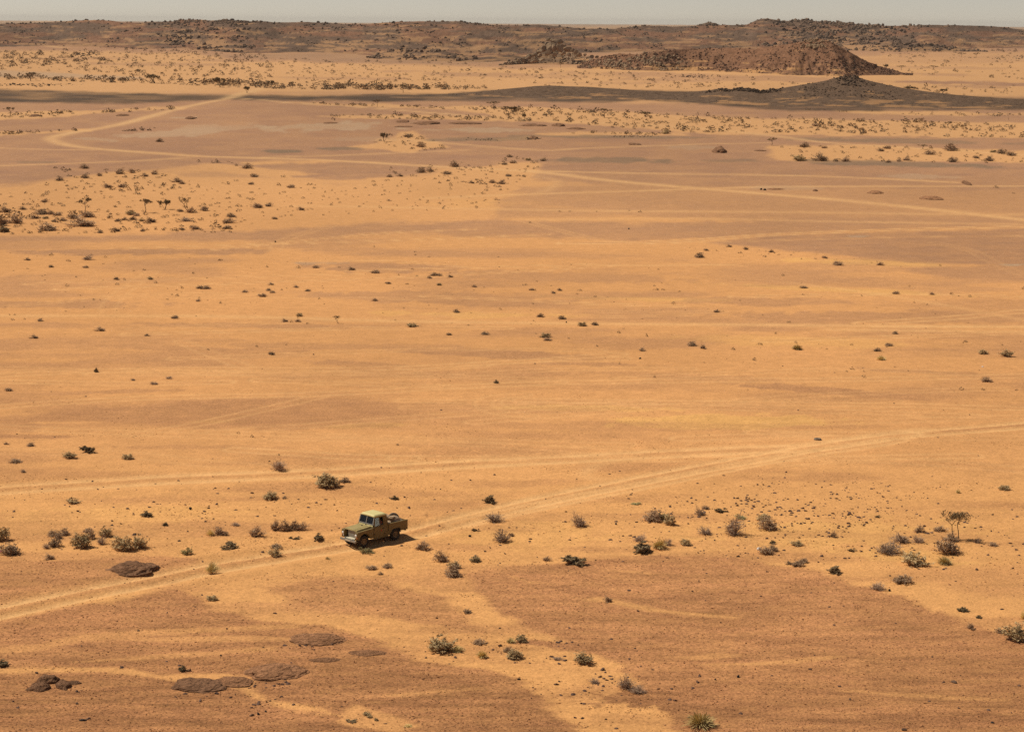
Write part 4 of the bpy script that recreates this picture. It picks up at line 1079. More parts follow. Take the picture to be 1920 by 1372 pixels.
MID = """96,479,8 52,488,9 198,483,6 128,490,8 96,501,9 161,502,9 270,507,7 251,508,5 143,520,5 126,537,8 218,524,10 233,526,8 220,534,8 282,524,10 292,531,7 342,541,7 332,555,8 322,553,5 373,559,6 371,565,9 390,564,4 414,569,6 314,562,5 176,563,7 188,563,4 459,548,10 503,545,9 511,549,9 509,534,9 528,544,6 538,541,4 556,539,9 577,546,9 599,561,7 606,541,4 413,489,8 500,501,7 559,503,8 592,502,11 363,513,7 355,484,4 75,602,10 46,599,5 23,600,8 275,630,9 535,603,11 546,604,7 557,603,10 577,607,7 123,584,4 65,634,12 636,502,6
701,463,5 778,473,6 806,522,9 812,517,12 823,517,10 845,520,10 728,532,9 762,533,7 824,535,9 889,538,9 984,535,8 997,544,9 1004,545,5 1038,550,9 1050,545,9 1087,545,8 1082,552,6 1116,557,6 1232,544,7 1243,544,7 1225,544,4 1262,570,8 1174,562,4 704,564,10 938,581,7 995,582,4 842,628,10 1005,626,6 878,610,5 1160,624,8 1212,631,8 1066,635,6 747,517,5 935,482,4
1324,470,9 1399,468,10 1388,475,8 1368,463,9 1445,473,10 1434,482,8 1546,484,10 1529,486,6 1763,499,5 1468,517,6 1680,551,12 1748,552,9 1784,552,9 1818,557,8 1274,547,6 1343,585,10 1356,584,4 1479,605,9 1678,626,10 1455,626,6 1919,542,8 1615,555,5
482,650,6 537,647,6 390,656,6 447,812,7 472,820,8 1119,650,6 1204,658,12 1227,708,7 1375,656,9 1425,646,8 1492,643,7 1597,647,8 1643,658,12 1666,648,12 1415,676,9 1597,693,8 1587,697,6 1619,707,9 1843,731,7 1906,732,6 1803,731,9 1402,732,5 1810,641,9 1162,683,7
83,379,12 44,393,11 10,398,20 97,402,13 108,404,14 85,410,10 66,410,14 101,416,10 119,414,12 221,415,11 233,413,11 248,412,11 246,403,16 256,405,12 266,415,10 338,397,11 435,407,14 484,390,17 426,429,14 219,434,14 305,432,8 293,431,8 322,432,7 341,431,10 365,430,16 267,434,10 160,437,9 187,437,10 46,431,7 203,398,8 431,390,8 395,386,7 119,387,8
159,334,14 187,330,11 202,352,15 229,351,14 248,324,14 224,326,18 333,342,16 342,345,11 160,316,16 110,339,14 104,316,8 372,304,9 409,306,7 461,316,18 476,332,14 289,327,14 272,331,12 89,362,9 298,266,12 280,245,9 262,365,7 188,360,7 127,372,7 229,358,7 338,353,7 371,352,8 360,361,6 471,346,10 443,340,8 252,349,5 315,357,6
789,324,20 808,322,14 743,327,9 751,331,10 730,332,10 773,331,9 723,340,6 704,349,8 838,327,14 824,344,8 531,333,9 522,349,9 546,352,13 578,347,7 585,347,7 591,348,6 503,387,13 484,388,12 546,388,8 620,385,7 565,394,12 606,404,5 515,411,10 906,364,9 941,345,14 923,343,12 897,343,9 885,344,10 953,331,11 962,306,12 897,315,8 920,313,6 946,299,9 957,295,10 970,298,9 928,350,9 914,352,9 937,351,8 938,357,7 912,358,9 946,309,10 990,301,10 981,299,7
625,226,9 1200,398,8 1018,302,11 1248,251,13 1506,276,17 1664,279,13 1652,284,12 1783,283,25 1743,290,17 1895,292,16 1878,288,18 1498,302,23 1540,302,27 1583,303,15 1567,303,10 1786,304,20 1855,302,17 1848,306,9 1529,237,11 1466,277,8 1546,278,10 1602,278,9 1685,303,10 1664,305,10 1656,303,9 1698,301,12 1706,302,9 1750,305,9 1830,297,11 1811,295,9 1862,286,10 994,418,6 1050,397,5 1069,397,5 1119,397,4 1180,396,4 1900,363,7 1868,353,9"""
for t in MID.replace('\n', ' ').split():
    x, y, w = (float(q) for q in t.split(','))
    S.append((x, y, w, max(w * .52, 3.0), None, None))
bare_rng = random.Random(5)
n_shrubs = 0
S.sort(key=lambda s: -s[2] * (s[5] is not None) * 10 - s[2])
extra = []
LAND = [(159, 397, 'windswept acacia of the left thicket'), (273, 399, 'slim acacia of the left thicket'), (353, 398, 'leaning acacia of the left thicket'), (157, 424, 'biggest bush of the left thicket'), (93, 432, 'wide low bush under the thicket'), (30, 419, 'large bush near the left edge'), (427, 418, 'bush ending the left thicket'),
        (634, 606, 'leggy leaning shrub tree'), (720, 266, 'lone dense far tree'), (1133, 221, 'umbrella acacia of the far strip'), (1447, 273, 'acacia beside the far track'), (1731, 280, 'very flat topped low acacia'), (1777, 240, 'acacia in the bushes of the far strip'), (1311, 226, 'dead tree with a leaning pole'),
        (1349, 289, 'round brown rock hump'), (1812, 346, 'small dark rock on the right flats'), (1740, 373, 'cracked grey slab'), (1642, 363, 'grey rock hump on the flats'), (100, 262, 'hairpin bend of the far track'), (854, 313, 'tall dark bush by the gravel tongue'), (789, 276, 'round bush by the lone dense tree'),
        (1023, 634, 'twin shrub at the centre'), (1494, 655, 'yellow shrub with a dark partner'), (1652, 675, 'yellowish round shrub standing alone'), (1888, 668, 'largest round shrub at the right'), (1850, 715, 'brown shrub near the right edge'), (1311, 483, 'large shrub starting the sandy edge'), (1570, 497, 'brown round shrub of the sandy edge'), (1649, 497, 'second round shrub of the sandy edge'),
        (164, 487, 'pale wide shrub under the thicket'), (381, 541, 'long double shrub at the left'), (492, 556, 'darkest round shrub left of the centre'), (704, 512, 'dark shrub ending the gravel lens'), (660, 506, 'dark shrub starting the gravel lens'), (189, 620, 'round shrub on the faint tracks'), (328, 597, 'dome shrub on the long straight track'), (562, 593, 'greenish shrub behind a row of three'),
        (1307, 650, 'close pair of shrubs'), (1103, 610, 'two equal shrubs above the centre'), (931, 718, 'single shrub on bare sand below the centre'), (509, 665, 'single shrub on the sandy rise'), (16, 732, 'single shrub at the left edge'), (772, 612, 'low wide green shrub on the track'), (1507, 540, 'flat shrub starting the line of stones'), (180, 697, 'tiny upright shrub'), (164, 847, 'double domed dark shrub'), (1200, 673, 'black stone on the middle sand'), (856, 586, 'shrub above the low wide green one'), (1750, 552, 'upper right shrub row'), (820, 518, 'knot of shrubs by the gravel lens'), (930, 345, 'densest knot of bushes on the lobe tip'), (1038, 549, 'dark twin shrubs above the centre'), (220, 530, 'shrub group on the open left sand'), (545, 547, 'loose shrub group left of the centre'), (200, 350, 'pair of round bushes'), (333, 341, 'dark bush under the gravel edge'), (550, 350, 'bushes amid the sand lobe'), (760, 325, 'bush row on the gravel edge')]
ORD = ['nearest', 'second', 'third', 'fourth', 'fifth', 'sixth', 'seventh', 'eighth', 'ninth', 'tenth']
buckets = {}
for x, y, w, h, kind, label in S:
    if label is not None: continue
    far_ = 3.2 if y > 430 else 4.5
    d, lx0, ly0, ph = min((math.hypot(x - a, (y - b) * far_), a, b, c) for a, b, c in LAND)
    dx, dy = x - lx0, (y - ly0) * far_
    dr_ = ('right of' if dx > 0 else 'left of') if abs(dx) >= abs(dy) else ('in front of' if dy > 0 else 'beyond')
    buckets.setdefault((ph, dr_), []).append((d, x, y, w))
OWN = {}
for (ph, dr_), q in buckets.items():
    q.sort()
    for i, (d, x, y, w) in enumerate(q[:10]):
        size = 'tiny' if w < 7 else ('small' if w < 12 else 'medium')
        OWN[x, y] = f"{size} dark bush, {ORD[i] + ' one' if len(q) > 1 else 'only one'} {dr_} the {ph}"
for x, y, w, h, kind, label in S:
    if label is None and n_shrubs >= 296: extra.append((x, y, w, h)); continue
    group = None
    if label is None:
        kind = bare_rng.choice('ddddddddg')
        for a, b, c_, d_, lb, gp in MID_LABELS:
            if a <= x < c_ and b <= y < d_: label, group = lb, gp; break
        else: label, group = 'small dark shrub dotted on the sand of the plain', 'other small shrubs'
        label = OWN.get((x, y), label)
        shrub(x, y, w, h, kind, label, group)
    else:
        shrub(x, y, w, h, kind, label)
    if SHRUB_NAMES[kind][1] == 'shrub': n_shrubs += 1

# far scrub too small and too many to count, as one mass ----------------
def tuft_template(seed, n=26):
    R = random.Random(seed); g = Geo()
    for i in range(n):
        a = R.uniform(0, 6.283); u = R.random() ** .5 * .48; z = R.uniform(.05, 1) * math.sqrt(max(0, 1 - (u / .5) ** 2)) * .9 + .03
        g.leaf(np.array([math.cos(a) * u, math.sin(a) * u, z]), R.uniform(.12, .24), R, 1.2)
    return np.array(g.v), np.array(g.f)
TUFTS = [tuft_template(i) for i in range(6)]
def zone_points(poly, n, r):
    p = np.array(poly, float); out = []
    while len(out) < n:
        q = np.stack([r.uniform(p[:, 0].min(), p[:, 0].max(), 400), r.uniform(p[:, 1].min(), p[:, 1].max(), 400)], -1)
        ins = np.zeros(400, bool)
        for a, b in zip(p, np.roll(p, -1, 0)):
            if a[1] == b[1]: continue
            c = ((a[1] > q[:, 1]) != (b[1] > q[:, 1])) & (q[:, 0] < (b[0] - a[0]) * (q[:, 1] - a[1]) / (b[1] - a[1]) + a[0])
            ins ^= c
        keep = ins & (fbm(q[:, 0] / 40, q[:, 1] / 7, 77, 3) + r.uniform(-.42, .42, 400) > .44)
        out += list(q[keep])
    return np.array(out[:n])
r7 = np.random.default_rng(77)
ZONES = [  # polygon, number, smallest and largest width in pixels
 ([(-250, 152), (0, 150), (120, 153), (300, 158), (420, 163), (520, 168), (700, 170), (900, 168), (920, 164), (700, 160), (520, 158), (400, 150), (200, 147), (0, 142), (-250, 140)], 640, 5, 17),
 ([(-250, 98), (0, 96), (300, 92), (500, 96), (520, 150), (400, 150), (280, 144), (130, 137), (-250, 128)], 800, 3, 11),
 ([(0, 104), (70, 100), (160, 112), (160, 124), (60, 122), (0, 118)], 60, 6, 14),
 ([(500, 110), (640, 112), (900, 120), (1000, 130), (1000, 152), (800, 158), (560, 156)], 320, 3, 9),
 ([(1000, 128), (1100, 134), (1400, 142), (1500, 158), (1300, 168), (1000, 160)], 220, 3, 9),
 ([(1640, 100), (1920, 92), (2200, 96), (2200, 150), (1900, 150), (1700, 140)], 300, 3, 9),
 ([(1700, 158), (1920, 160), (2200, 165), (2200, 188), (1850, 182), (1700, 172)], 110, 4, 12),
 ([(880, 206), (1000, 201), (1200, 212), (1400, 221), (1700, 227), (1920, 236), (2200, 240), (2200, 266), (1920, 262), (1700, 256), (1450, 250), (1250, 248), (1100, 236), (950, 226)], 620, 4, 16),
 ([(1500, 206), (1700, 211), (1920, 214), (2200, 216), (2200, 222), (1920, 220), (1700, 216)], 70, 4, 11),
 ([(540, 193), (700, 197), (900, 201), (1000, 206), (980, 212), (850, 206), (650, 199)], 90, 4, 11),
 ([(600, 218), (740, 214), (960, 221), (960, 228), (740, 225)], 80, 5, 13),
 ([(1060, 252), (1100, 247), (1230, 249), (1290, 252), (1200, 254)], 25, 5, 12),
 ([(-100, 217), (120, 210), (330, 202), (340, 205), (220, 212), (60, 222)], 60, 5, 14), ([(-60, 250), (60, 248), (160, 244), (130, 248), (0, 254)], 30, 6, 14),
 ([(690, 273), (720, 258), (760, 248), (800, 258), (845, 279), (780, 284)], 40, 4, 9), ([(220, 243), (290, 240), (300, 246), (230, 247)], 16, 5, 10),
 ([(1445, 274), (1600, 272), (1800, 281), (2100, 290), (2100, 308), (1700, 303), (1500, 303)], 110, 3, 9),
 ([(0, 362), (70, 350), (225, 324), (400, 346), (480, 352), (480, 436), (0, 440)], 260, 3, 11), ([(480, 350), (640, 350), (850, 320), (1000, 312), (930, 390), (480, 410)], 170, 3, 8),
 ([(-20, 378), (200, 388), (470, 392), (450, 436), (-20, 440)], 70, 7, 17), ([(120, 318), (225, 318), (420, 340), (460, 352), (200, 358), (80, 352)], 40, 5, 13), ([(700, 318), (850, 306), (1010, 296), (1010, 318), (950, 358), (890, 350), (780, 332)], 70, 4, 10), ([(380, 300), (480, 308), (480, 318), (400, 308)], 14, 4, 8), ([(1290, 460), (1500, 470), (1700, 492), (1700, 502), (1480, 486), (1300, 478)], 40, 2, 5),
 ([(0, 470), (600, 480), (600, 600), (0, 600)], 70, 2, 5), ([(600, 470), (1250, 500), (1250, 620), (600, 600)], 70, 2, 5), ([(1250, 520), (1920, 540), (1920, 720), (1250, 680)], 60, 2, 5)]
pos, wid = [], []
for poly, n, a, b in ZONES:
    q = zone_points(poly, n, r7)
    x, y, z = ground_at(q[:, 0], q[:, 1])
    w = (a + (b - a) * r7.uniform(0, 1, n) ** 2.2) * np.sqrt(x * x + y * y + CAM_H ** 2) / F
    pos.append(np.stack([x, y, z], -1)); wid.append(w)
if extra:
    e = np.array(extra); x, y, z = ground_at(e[:, 0], e[:, 1])
    pos.append(np.stack([x, y, z], -1)); wid.append(e[:, 2] * np.sqrt(x * x + y * y + CAM_H ** 2) / F)
me = scatter_mesh('distant_scrub', np.vstack(pos), np.concatenate(wid) * 1.0, TUFTS, r7, 0.0, 0.62)
ds = link('distant_scrub', me, None, leaf_mat('scrub', (0.19, 0.125, 0.07), 0.0, noise=(0.08, 0.5)))
tag(ds, 'countless small far bushes in belts across the plain', kind='stuff')
# ------------------------------------------------------------------ rocks and stones on the plain
from mathutils import noise as mnoise
M_DOME = material('weathered_rock', (0.32, 0.158, 0.080), 0.95, 0.05, noise=(3.5, 0.35), bump=(6.0, 0.25))
M_DOME_DARK = material('dark_weathered_rock', (0.215, 0.112, 0.062), 0.95, 0.05, noise=(3.5, 0.35), bump=(6.0, 0.22))
M_STONE = material('field_stone', (0.13, 0.078, 0.052), 0.9, 0.1, var=0.35)
M_STONE_BLACK = material('black_stone', (0.030, 0.024, 0.022), 0.8, 0.2)
def dome_rock(px, py, w, h, label, high=0.13, rz=0.0, mat=None, seed=0, name='dome_rock', rough=0.10, cat='rock', sub=5):
    """A whaleback of bare rock: px, py the middle of its outline in the photograph, w, h its outline in pixels."""
    p = spot(px, py); m = metres_per_pixel(p)
    sd = CAM_H / math.hypot(*p[:2], CAM_H)
    a = w * m / 2; hz = w * m * high
    b = max(h * m / sd / 2 - hz * 0.5 / sd * .6, a * .45)
    bm = bmesh.new(); bmesh.ops.create_icosphere(bm, subdivisions=sub, radius=1)
    for v in bm.verts:
        q = v.co + Vector((seed * 3.1, seed * 1.7, 0))
        n = mnoise.fractal(q * 1.3, 1.0, 2.0, 4) * 1.3 * rough + mnoise.fractal(q * 5, 1.0, 2.0, 3) * rough * .5
        edge = 1 + 0.22 * mnoise.noise(Vector((v.co.x * 1.6, v.co.y * 1.6, seed * 2.3)))
        c = mnoise.noise(q * 2.4)
        crack = -0.16 * max(0, 1 - abs(c) / 0.05) * rough * 6
        if cat != 'boulder':                       # a low lens that feathers out at its rim
            r2 = min(1.0, v.co.x ** 2 + v.co.y ** 2)
            v.co.z = (1.05 * (1 - r2) ** 0.75 + 0.20) if v.co.z > 0 else -0.3
            v.co = Vector((v.co.x * edge, v.co.y * edge, v.co.z * (1 + 2.2 * n))) + Vector((n * v.co.x, n * v.co.y, crack))
        else: v.co = Vector((v.co.x * edge, v.co.y * edge, v.co.z)) * (1 + n) + Vector((0, 0, crack))
    me = bpy.data.meshes.new(name); bm.to_mesh(me); bm.free()
    for f in me.polygons: f.use_smooth = True
    o = link(name, me, None, mat or M_DOME)
    o.location = (p[0], p[1], p[2] - hz * .22); o.scale = (a, b, hz * 1.2); o.rotation_euler = (0, 0, rz)
    tag(o, label, cat)
    return o
dome_rock(251, 1068, 90, 28, 'dark brown dome of rock with a dark hollow above the main track', .12, 0.1, M_DOME_DARK, 1, rough=.13)
dome_rock(593, 1199, 108, 26, 'broad flat rock dome half buried, upper right of the bottom group', .06, 0, None, 2)
dome_rock(690, 1224, 70, 13, 'thin low sheet of rock right of the broad flat dome', .04, 0, None, 3, sub=4)
dome_rock(515, 1261, 108, 36, 'largest lens shaped rock dome of the bottom group', .08, 0.05, None, 4)
dome_rock(372, 1285, 104, 30, 'dark lens shaped rock dome, front left of the bottom group', .08, 0, M_DOME_DARK, 5)
dome_rock(436, 1279, 84, 22, 'rock dome just behind the front left one of the bottom group', .07, 0, None, 6)
dome_rock(610, 1237, 60, 10, 'faint flat rock patch below the broad flat dome', .03, 0, None, 7, sub=4)
dome_rock(90, 1276, 40, 20, 'rounded boulder, topmost of the pile at the lower left', .30, 0.2, M_DOME_DARK, 8, 'boulder', .16, 'boulder', 4)
dome_rock(74, 1290, 42, 18, 'boulder in front at the left of the pile at the lower left', .24, 0.1, M_DOME_DARK, 9, 'boulder', .16, 'boulder', 4)
dome_rock(118, 1285, 30, 20, 'separate boulder at the right of the pile at the lower left', .30, 0.3, M_DOME_DARK, 10, 'boulder', .16, 'boulder', 4)
dome_rock(138, 1280, 28, 9, 'low slab trailing right from the boulder pile at the lower left', .12, -.1, M_DOME_DARK, 11, 'boulder', .16, 'boulder', 4)
for a in ((1349, 285, 28, 9, 'round brown rock hump on the far gravel flats, right of the centre', .26, M_DOME_DARK), (1189, 271, 24, 4, 'flat dark rock on the far flats below the green grey gravel', .10, M_DOME_DARK),
          (1000, 236, 48, 5, 'long dark rock ledge in the far sandy strip', .06, M_DOME_DARK), (1046, 236, 27, 6, 'rounded dark rock at the right end of the long ledge', .14, M_DOME_DARK), (1080, 242, 36, 3, 'thin dark rock ledge below the rounded dark rock', .05, M_DOME_DARK),
          (800, 232, 48, 6, 'black rock ledge at the right end of the pale pavement', .07, M_DOME_DARK), (755, 228, 26, 5, 'short dark ledge left of the black one by the pale pavement', .08, M_DOME_DARK), (758, 238, 34, 3, 'thin dark ledge below the short one by the pale pavement', .04, M_DOME_DARK),
          (870, 232, 60, 4, 'low dark ledge stretching right of the black one', .04, M_DOME_DARK), (620, 231, 26, 3, 'thin dark ledge at the upper edge of the pale pavement', .05, M_DOME_DARK), (357, 222, 20, 4, 'dark flat rock inside the hairpin of the far track', .10, M_DOME_DARK),
          (1000, 260, 18, 6, 'small pile of dark rock on the green grey gravel', .22, M_DOME_DARK), (1812, 345, 11, 8, 'small dark rock at the end of a track on the right flats', .34, M_DOME_DARK), (1745, 372, 44, 7, 'grey rock slab with dark cracks on the right flats', .07, None),
          (1642, 362, 30, 5, 'grey rock hump left of the cracked slab on the right flats', .09, None), (1529, 358, 10, 3, 'pair like dark stone left on the right flats', .2, M_DOME_DARK), (1455, 355, 34, 3, 'thin pale rock sheet on the right flats', .04, None),
          (230, 217, 22, 4, 'dark flat rock by the bushes at the left of the hairpin', .1, M_DOME_DARK), (66, 218, 20, 4, 'dark flat slab in the row of bushes at the upper left', .12, M_DOME_DARK), (1425, 283, 22, 2.5, 'thin dark ledge right of the round brown rock hump', .06, M_DOME_DARK)):
    dome_rock(a[0], a[1], a[2], a[3], a[4], a[5], 0, a[6], int(a[0]) % 37, 'rock_ledge' if a[5] < .1 else 'rock', .14, 'rock', 4)

SROCK = []
for i in range(5):
    tv, tt = ROCKS[i]
    me = mesh_arrays('stone', tv, tt); SROCK.append(me)
def stone(px, py, w, h, label, mat):
    p = spot(px, py); m = metres_per_pixel(p); i = int(px + py)
    me = SROCK[i % 5].copy(); me.materials.append(mat)
    o = link('stone', me)
    o.location = (p[0], p[1], p[2] + h * m * .3); o.scale = (w * m * .6, w * m * .5, h * m * .7); o.rotation_euler = (0, 0, i % 6)
    tag(o, label, 'stone')
for a in ((973, 1274, 7, 3.5, 'single black stone on the gravel right of the sand channel', 1), (1384, 1269, 6, 5, 'black stone, larger of two on the right gravel', 1), (1341, 1274, 4, 3, 'black stone, smaller and left of two on the right gravel', 1),
          (1789, 1279, 11, 4, 'dark flat stone alone on the lower right gravel', 0), (1594, 1311, 6, 3, 'small dark stone in the middle of the right gravel', 0), (1860, 1355, 7, 3.5, 'dark stone near the lower right corner', 1), (1695, 1368, 9, 3.5, 'dark stone at the bottom edge of the right gravel', 0),
          (144, 1319, 8, 3, 'dark flat stone below the boulder pile at the lower left', 0), (156, 1350, 12, 3, 'long dark stone at the bottom left', 1), (166, 1347, 8, 3, 'dark stone touching the long one at the bottom left', 0), (472, 1341, 9, 3.5, 'dark stone at the left of three in a row near the bottom', 0), (484, 1339, 6, 5, 'middle stone of three in a row near the bottom', 1), (498, 1334, 5, 3, 'right stone of three in a row near the bottom', 1),
          (356, 1258, 5, 5, 'reddish dark stone beside the small green shrub above the dome rocks', 0), (414, 1229, 5, 3, 'small stone on the gravel above the dome rocks', 1), (881, 1006, 6, 4, 'dark stone at the lower edge of the main track', 1), (1668, 1107, 5, 4, 'black round stone beside the pale bare shrub on the gravel edge', 1), (1155, 983, 4, 4, 'black stone on bare sand in the middle of the right sand', 1),
          (357, 955, 7, 5, 'black stone among the scatter left of the pickup', 1), (391, 953, 5, 3, 'dark stone right of the black one left of the pickup', 0), (523, 853, 3, 3, 'tiny black stone above the wispy bare shrub', 1), (1200, 673, 5, 3.5, 'black stone on the middle sand right of the centre', 1), (516, 454, 4, 3, 'dark stone beside a curving double track in the upper middle', 1), (1062, 605, 3, 3, 'tiny dark stone below the shrubs above the centre', 1), (1179, 430, 4, 3, 'dark stone on the far gravel flat right of the centre', 1), (1427, 356, 5, 3.5, 'dark stone, left one of a close pair on the right flats', 1), (1434, 357, 5, 3.5, 'dark stone, right one of a close pair on the right flats', 1)):
    stone(*a[:5], M_STONE_BLACK if a[5] else M_STONE)
# litter
M_WHITE = material('white_plastic', (0.75, 0.75, 0.73), 0.5, 0.3); M_PINK = material('pink_plastic', (0.62, 0.20, 0.22), 0.5, 0.3)
def bag(px, py, w, h, mat, label, cat, name):
    p = spot(px, py); m = metres_per_pixel(p)
    bm = bmesh.new(); bmesh.ops.create_icosphere(bm, subdivisions=3, radius=1)
    for v in bm.verts:
        n = mnoise.fractal(v.co * 2.2 + Vector((px, 0, 0)), 1, 2, 3)
        v.co *= 1 + .45 * n
        if v.co.z > .5: v.co.x *= .6; v.co.y *= .6
    me = bpy.data.meshes.new(name); bm.to_mesh(me); bm.free()
    o = link(name, me, None, mat); o.location = (p[0], p[1], p[2] + h * m * .35); o.scale = (w * m * .5, w * m * .4, h * m * .5)
    tag(o, label, cat)
bag(1423, 1031, 8, 7, M_WHITE, 'crumpled white plastic bag on the sand beside a shrub at the right', 'bag', 'plastic_bag')
bag(1248, 975, 4, 4, M_WHITE, 'scrap of white plastic caught between two green shrubs', 'litter', 'plastic_scrap')
bag(690, 1036, 3, 4, M_WHITE, 'scrap of white plastic in the weed by the front wheel', 'litter', 'plastic_scrap')
bag(1, 1034, 8, 4, M_PINK, 'pink plastic litter at the left edge', 'litter', 'plastic_scrap')
bag(1842, 688, 4, 2, M_WHITE, 'tiny white scrap on the middle sand at the right', 'litter', 'plastic_scrap')
# uncountable stones -----------------------------------------------------
def oct_template(seed):
    R = random.Random(seed)
    V_ = [(R.uniform(.7, 1.2), R.gauss(0, .2), R.gauss(0, .2)), (R.gauss(0, .2), R.uniform(.7, 1.2), R.gauss(0, .2)), (-R.uniform(.7, 1.2), R.gauss(0, .2), 0), (R.gauss(0, .2), -R.uniform(.7, 1.2), 0), (R.gauss(0, .3), R.gauss(0, .3), R.uniform(.6, 1.0)), (0, 0, -.7)]
    return np.array(V_), np.array([(0, 1, 4), (1, 2, 4), (2, 3, 4), (3, 0, 4), (1, 0, 5), (2, 1, 5), (3, 2, 5), (0, 3, 5)])
OCT = [oct_template(i) for i in range(8)]
r9 = np.random.default_rng(99)
gr_img = np.clip(gr_t, 0, 1).reshape(NR, NC); tr_img = np.clip(tr, 0, 1).reshape(NR, NC)
GD = np.hypot(GX, GY)
def scatter_on_ground(w, n):
    w = (w / w.sum()).ravel()
    i = r9.choice(w.size, n, p=w)
    rr, cc = np.divmod(i, NC)
    rr = np.minimum(rr, NR - 2); cc = np.minimum(cc, NC - 2)
    a, b = r9.uniform(0, 1, n), r9.uniform(0, 1, n)
    def bil(A): return (A[rr, cc] * (1 - a) + A[rr, cc + 1] * a) * (1 - b) + (A[rr + 1, cc] * (1 - a) + A[rr + 1, cc + 1] * a) * b
    return np.stack([bil(GX), bil(GY), bil(GZ)], -1)
inframe = (PX > -250) & (PX < 2170) & (GY > 80)
w1 = inframe * (PY > 1020) * (0.05 + gr_img ** 2) * (1 - tr_img) * (0.5 + fbm(PX / 30, PY / 8, 201, 3))
p1 = scatter_on_ground(w1, 42000)
s1 = 0.02 + 0.065 * r9.uniform(0, 1, len(p1)) ** 3.0
me = scatter_mesh('gravel_stones', p1, s1, OCT, r9, 0.3, 0.75)
gs = link('gravel_stones', me, None, material('gravel_stone', (0.35, 0.165, 0.075), 0.9, 0.1, noise=(9.0, 0.55)))
tag(gs, 'small brown stones covering the near gravel', kind='stuff')
# loose dark stones on the right sand and along the channels
def blob(cx, cy, rx, ry): return np.exp(-(((PX - cx) / rx) ** 2 + ((PY - cy) / ry) ** 2))
w2 = inframe * (1 - tr_img) * (0.9 * blob(1480, 945, 230, 40) + 0.5 * blob(1400, 1000, 260, 40) + 0.25 * blob(1700, 1000, 260, 60) + 0.35 * blob(340, 955, 70, 14) + 0.14 * blob(700, 930, 300, 40) + 0.30 * blob(1140, 1285, 110, 40) + 0.10 * blob(300, 960, 400, 60) + 0.35 * blob(480, 1300, 70, 20) + 0.4 * blob(372, 1125, 20, 14) + 0.15 * blob(960, 1010, 200, 40) + 0.3 * blob(1000, 1225, 160, 24) + 0.5 * blob(593, 1214, 60, 5) + 0.6 * blob(515, 1281, 60, 6) + 0.5 * blob(372, 1301, 60, 6) + 0.5 * blob(251, 1084, 50, 5) + 0.5 * blob(95, 1296, 40, 6) + 0.012 * (PY > 640)) * (0.15 + sstep(.45, .65, fbm(PX / 40, PY / 9, 203, 3)))
p2 = scatter_on_ground(w2, 2900)
s2 = 0.03 + 0.15 * r9.uniform(0, 1, len(p2)) ** 3.2
me = scatter_mesh('loose_stones', p2, s2, ROCKS_LO, r9, 0.4, 0.6)
ls = link('loose_stones', me, None, material('loose_stone', (0.115, 0.068, 0.052), 0.9, 0.1, noise=(5.0, 0.5)))
tag(ls, 'scattered dark stones on the near sand', kind='stuff')
w3 = inframe * (1 - tr_img) * (PY > 560) * (1 - gr_img) * sstep(.5, .75, fbm(PX / 120, PY / 16, 205, 3)) * sstep(560, 900, PY)
p3 = scatter_on_ground(w3, 9000)
s3 = 0.03 + 0.06 * r9.uniform(0, 1, len(p3)) ** 2
me = scatter_mesh('sand_clods', p3, s3, OCT, r9, 0.3, 0.7)
sc3 = link('sand_clods', me, None, material('sand_clod', (0.50, 0.26, 0.105), 0.95, 0.05, noise=(7.0, 0.3)))
tag(sc3, 'small clods of crusted sand', kind='stuff')
# pale blocks on the pavement, far left
for cx, cy, rx, ry, n, s0, s1_, mt, nm, lb in ((160, 103, 26, 3.5, 70, .4, 1.9, M_ROCK_DARK, 'stone_heap', 'heap of dark rocks on the far sand at the left'), (350, 98, 30, 3, 60, .4, 1.5, M_ROCK_PALE, 'pale_stones', 'patch of pale blocks under the ridge at the left'), (1905, 110, 30, 3.5, 60, .4, 1.6, M_ROCK_PALE, 'pale_stones', 'patch of pale blocks on the far sand at the right edge'), (1310, 144, 30, 3, 60, .3, 1.2, M_ROCK, 'stone_heap', 'low line of grey rocks in front of the red hill'),
                                              (910, 262, 30, 2, 60, .1, .5, M_ROCK_PALE, 'pale_stones', 'pale stones on the green grey gravel in the upper middle'), (1180, 256, 40, 1.5, 90, .1, .5, M_ROCK_PALE, 'pale_stones', 'pale stones on the green grey gravel below the far strip'), (1000, 260, 14, 2, 40, .15, .6, M_ROCK_DARK, 'stone_heap', 'dark stones around the rock pile on the green grey gravel'), (60, 160, 70, 2.5, 160, .2, .9, M_ROCK_DARK, 'stone_heap', 'dark rocks along the band at the far left')):
    x, y, z = ground_at(cx + rx * r9.normal(0, .6, n), cy + ry * r9.normal(0, .6, n))
    me = scatter_mesh(nm, np.stack([x, y, z], -1), s0 + (s1_ - s0) * r9.uniform(0, 1, n) ** 2, ROCKS_LO, r9, .4, .75)
    o = link(nm, me, None, mt); tag(o, lb, kind='stuff')
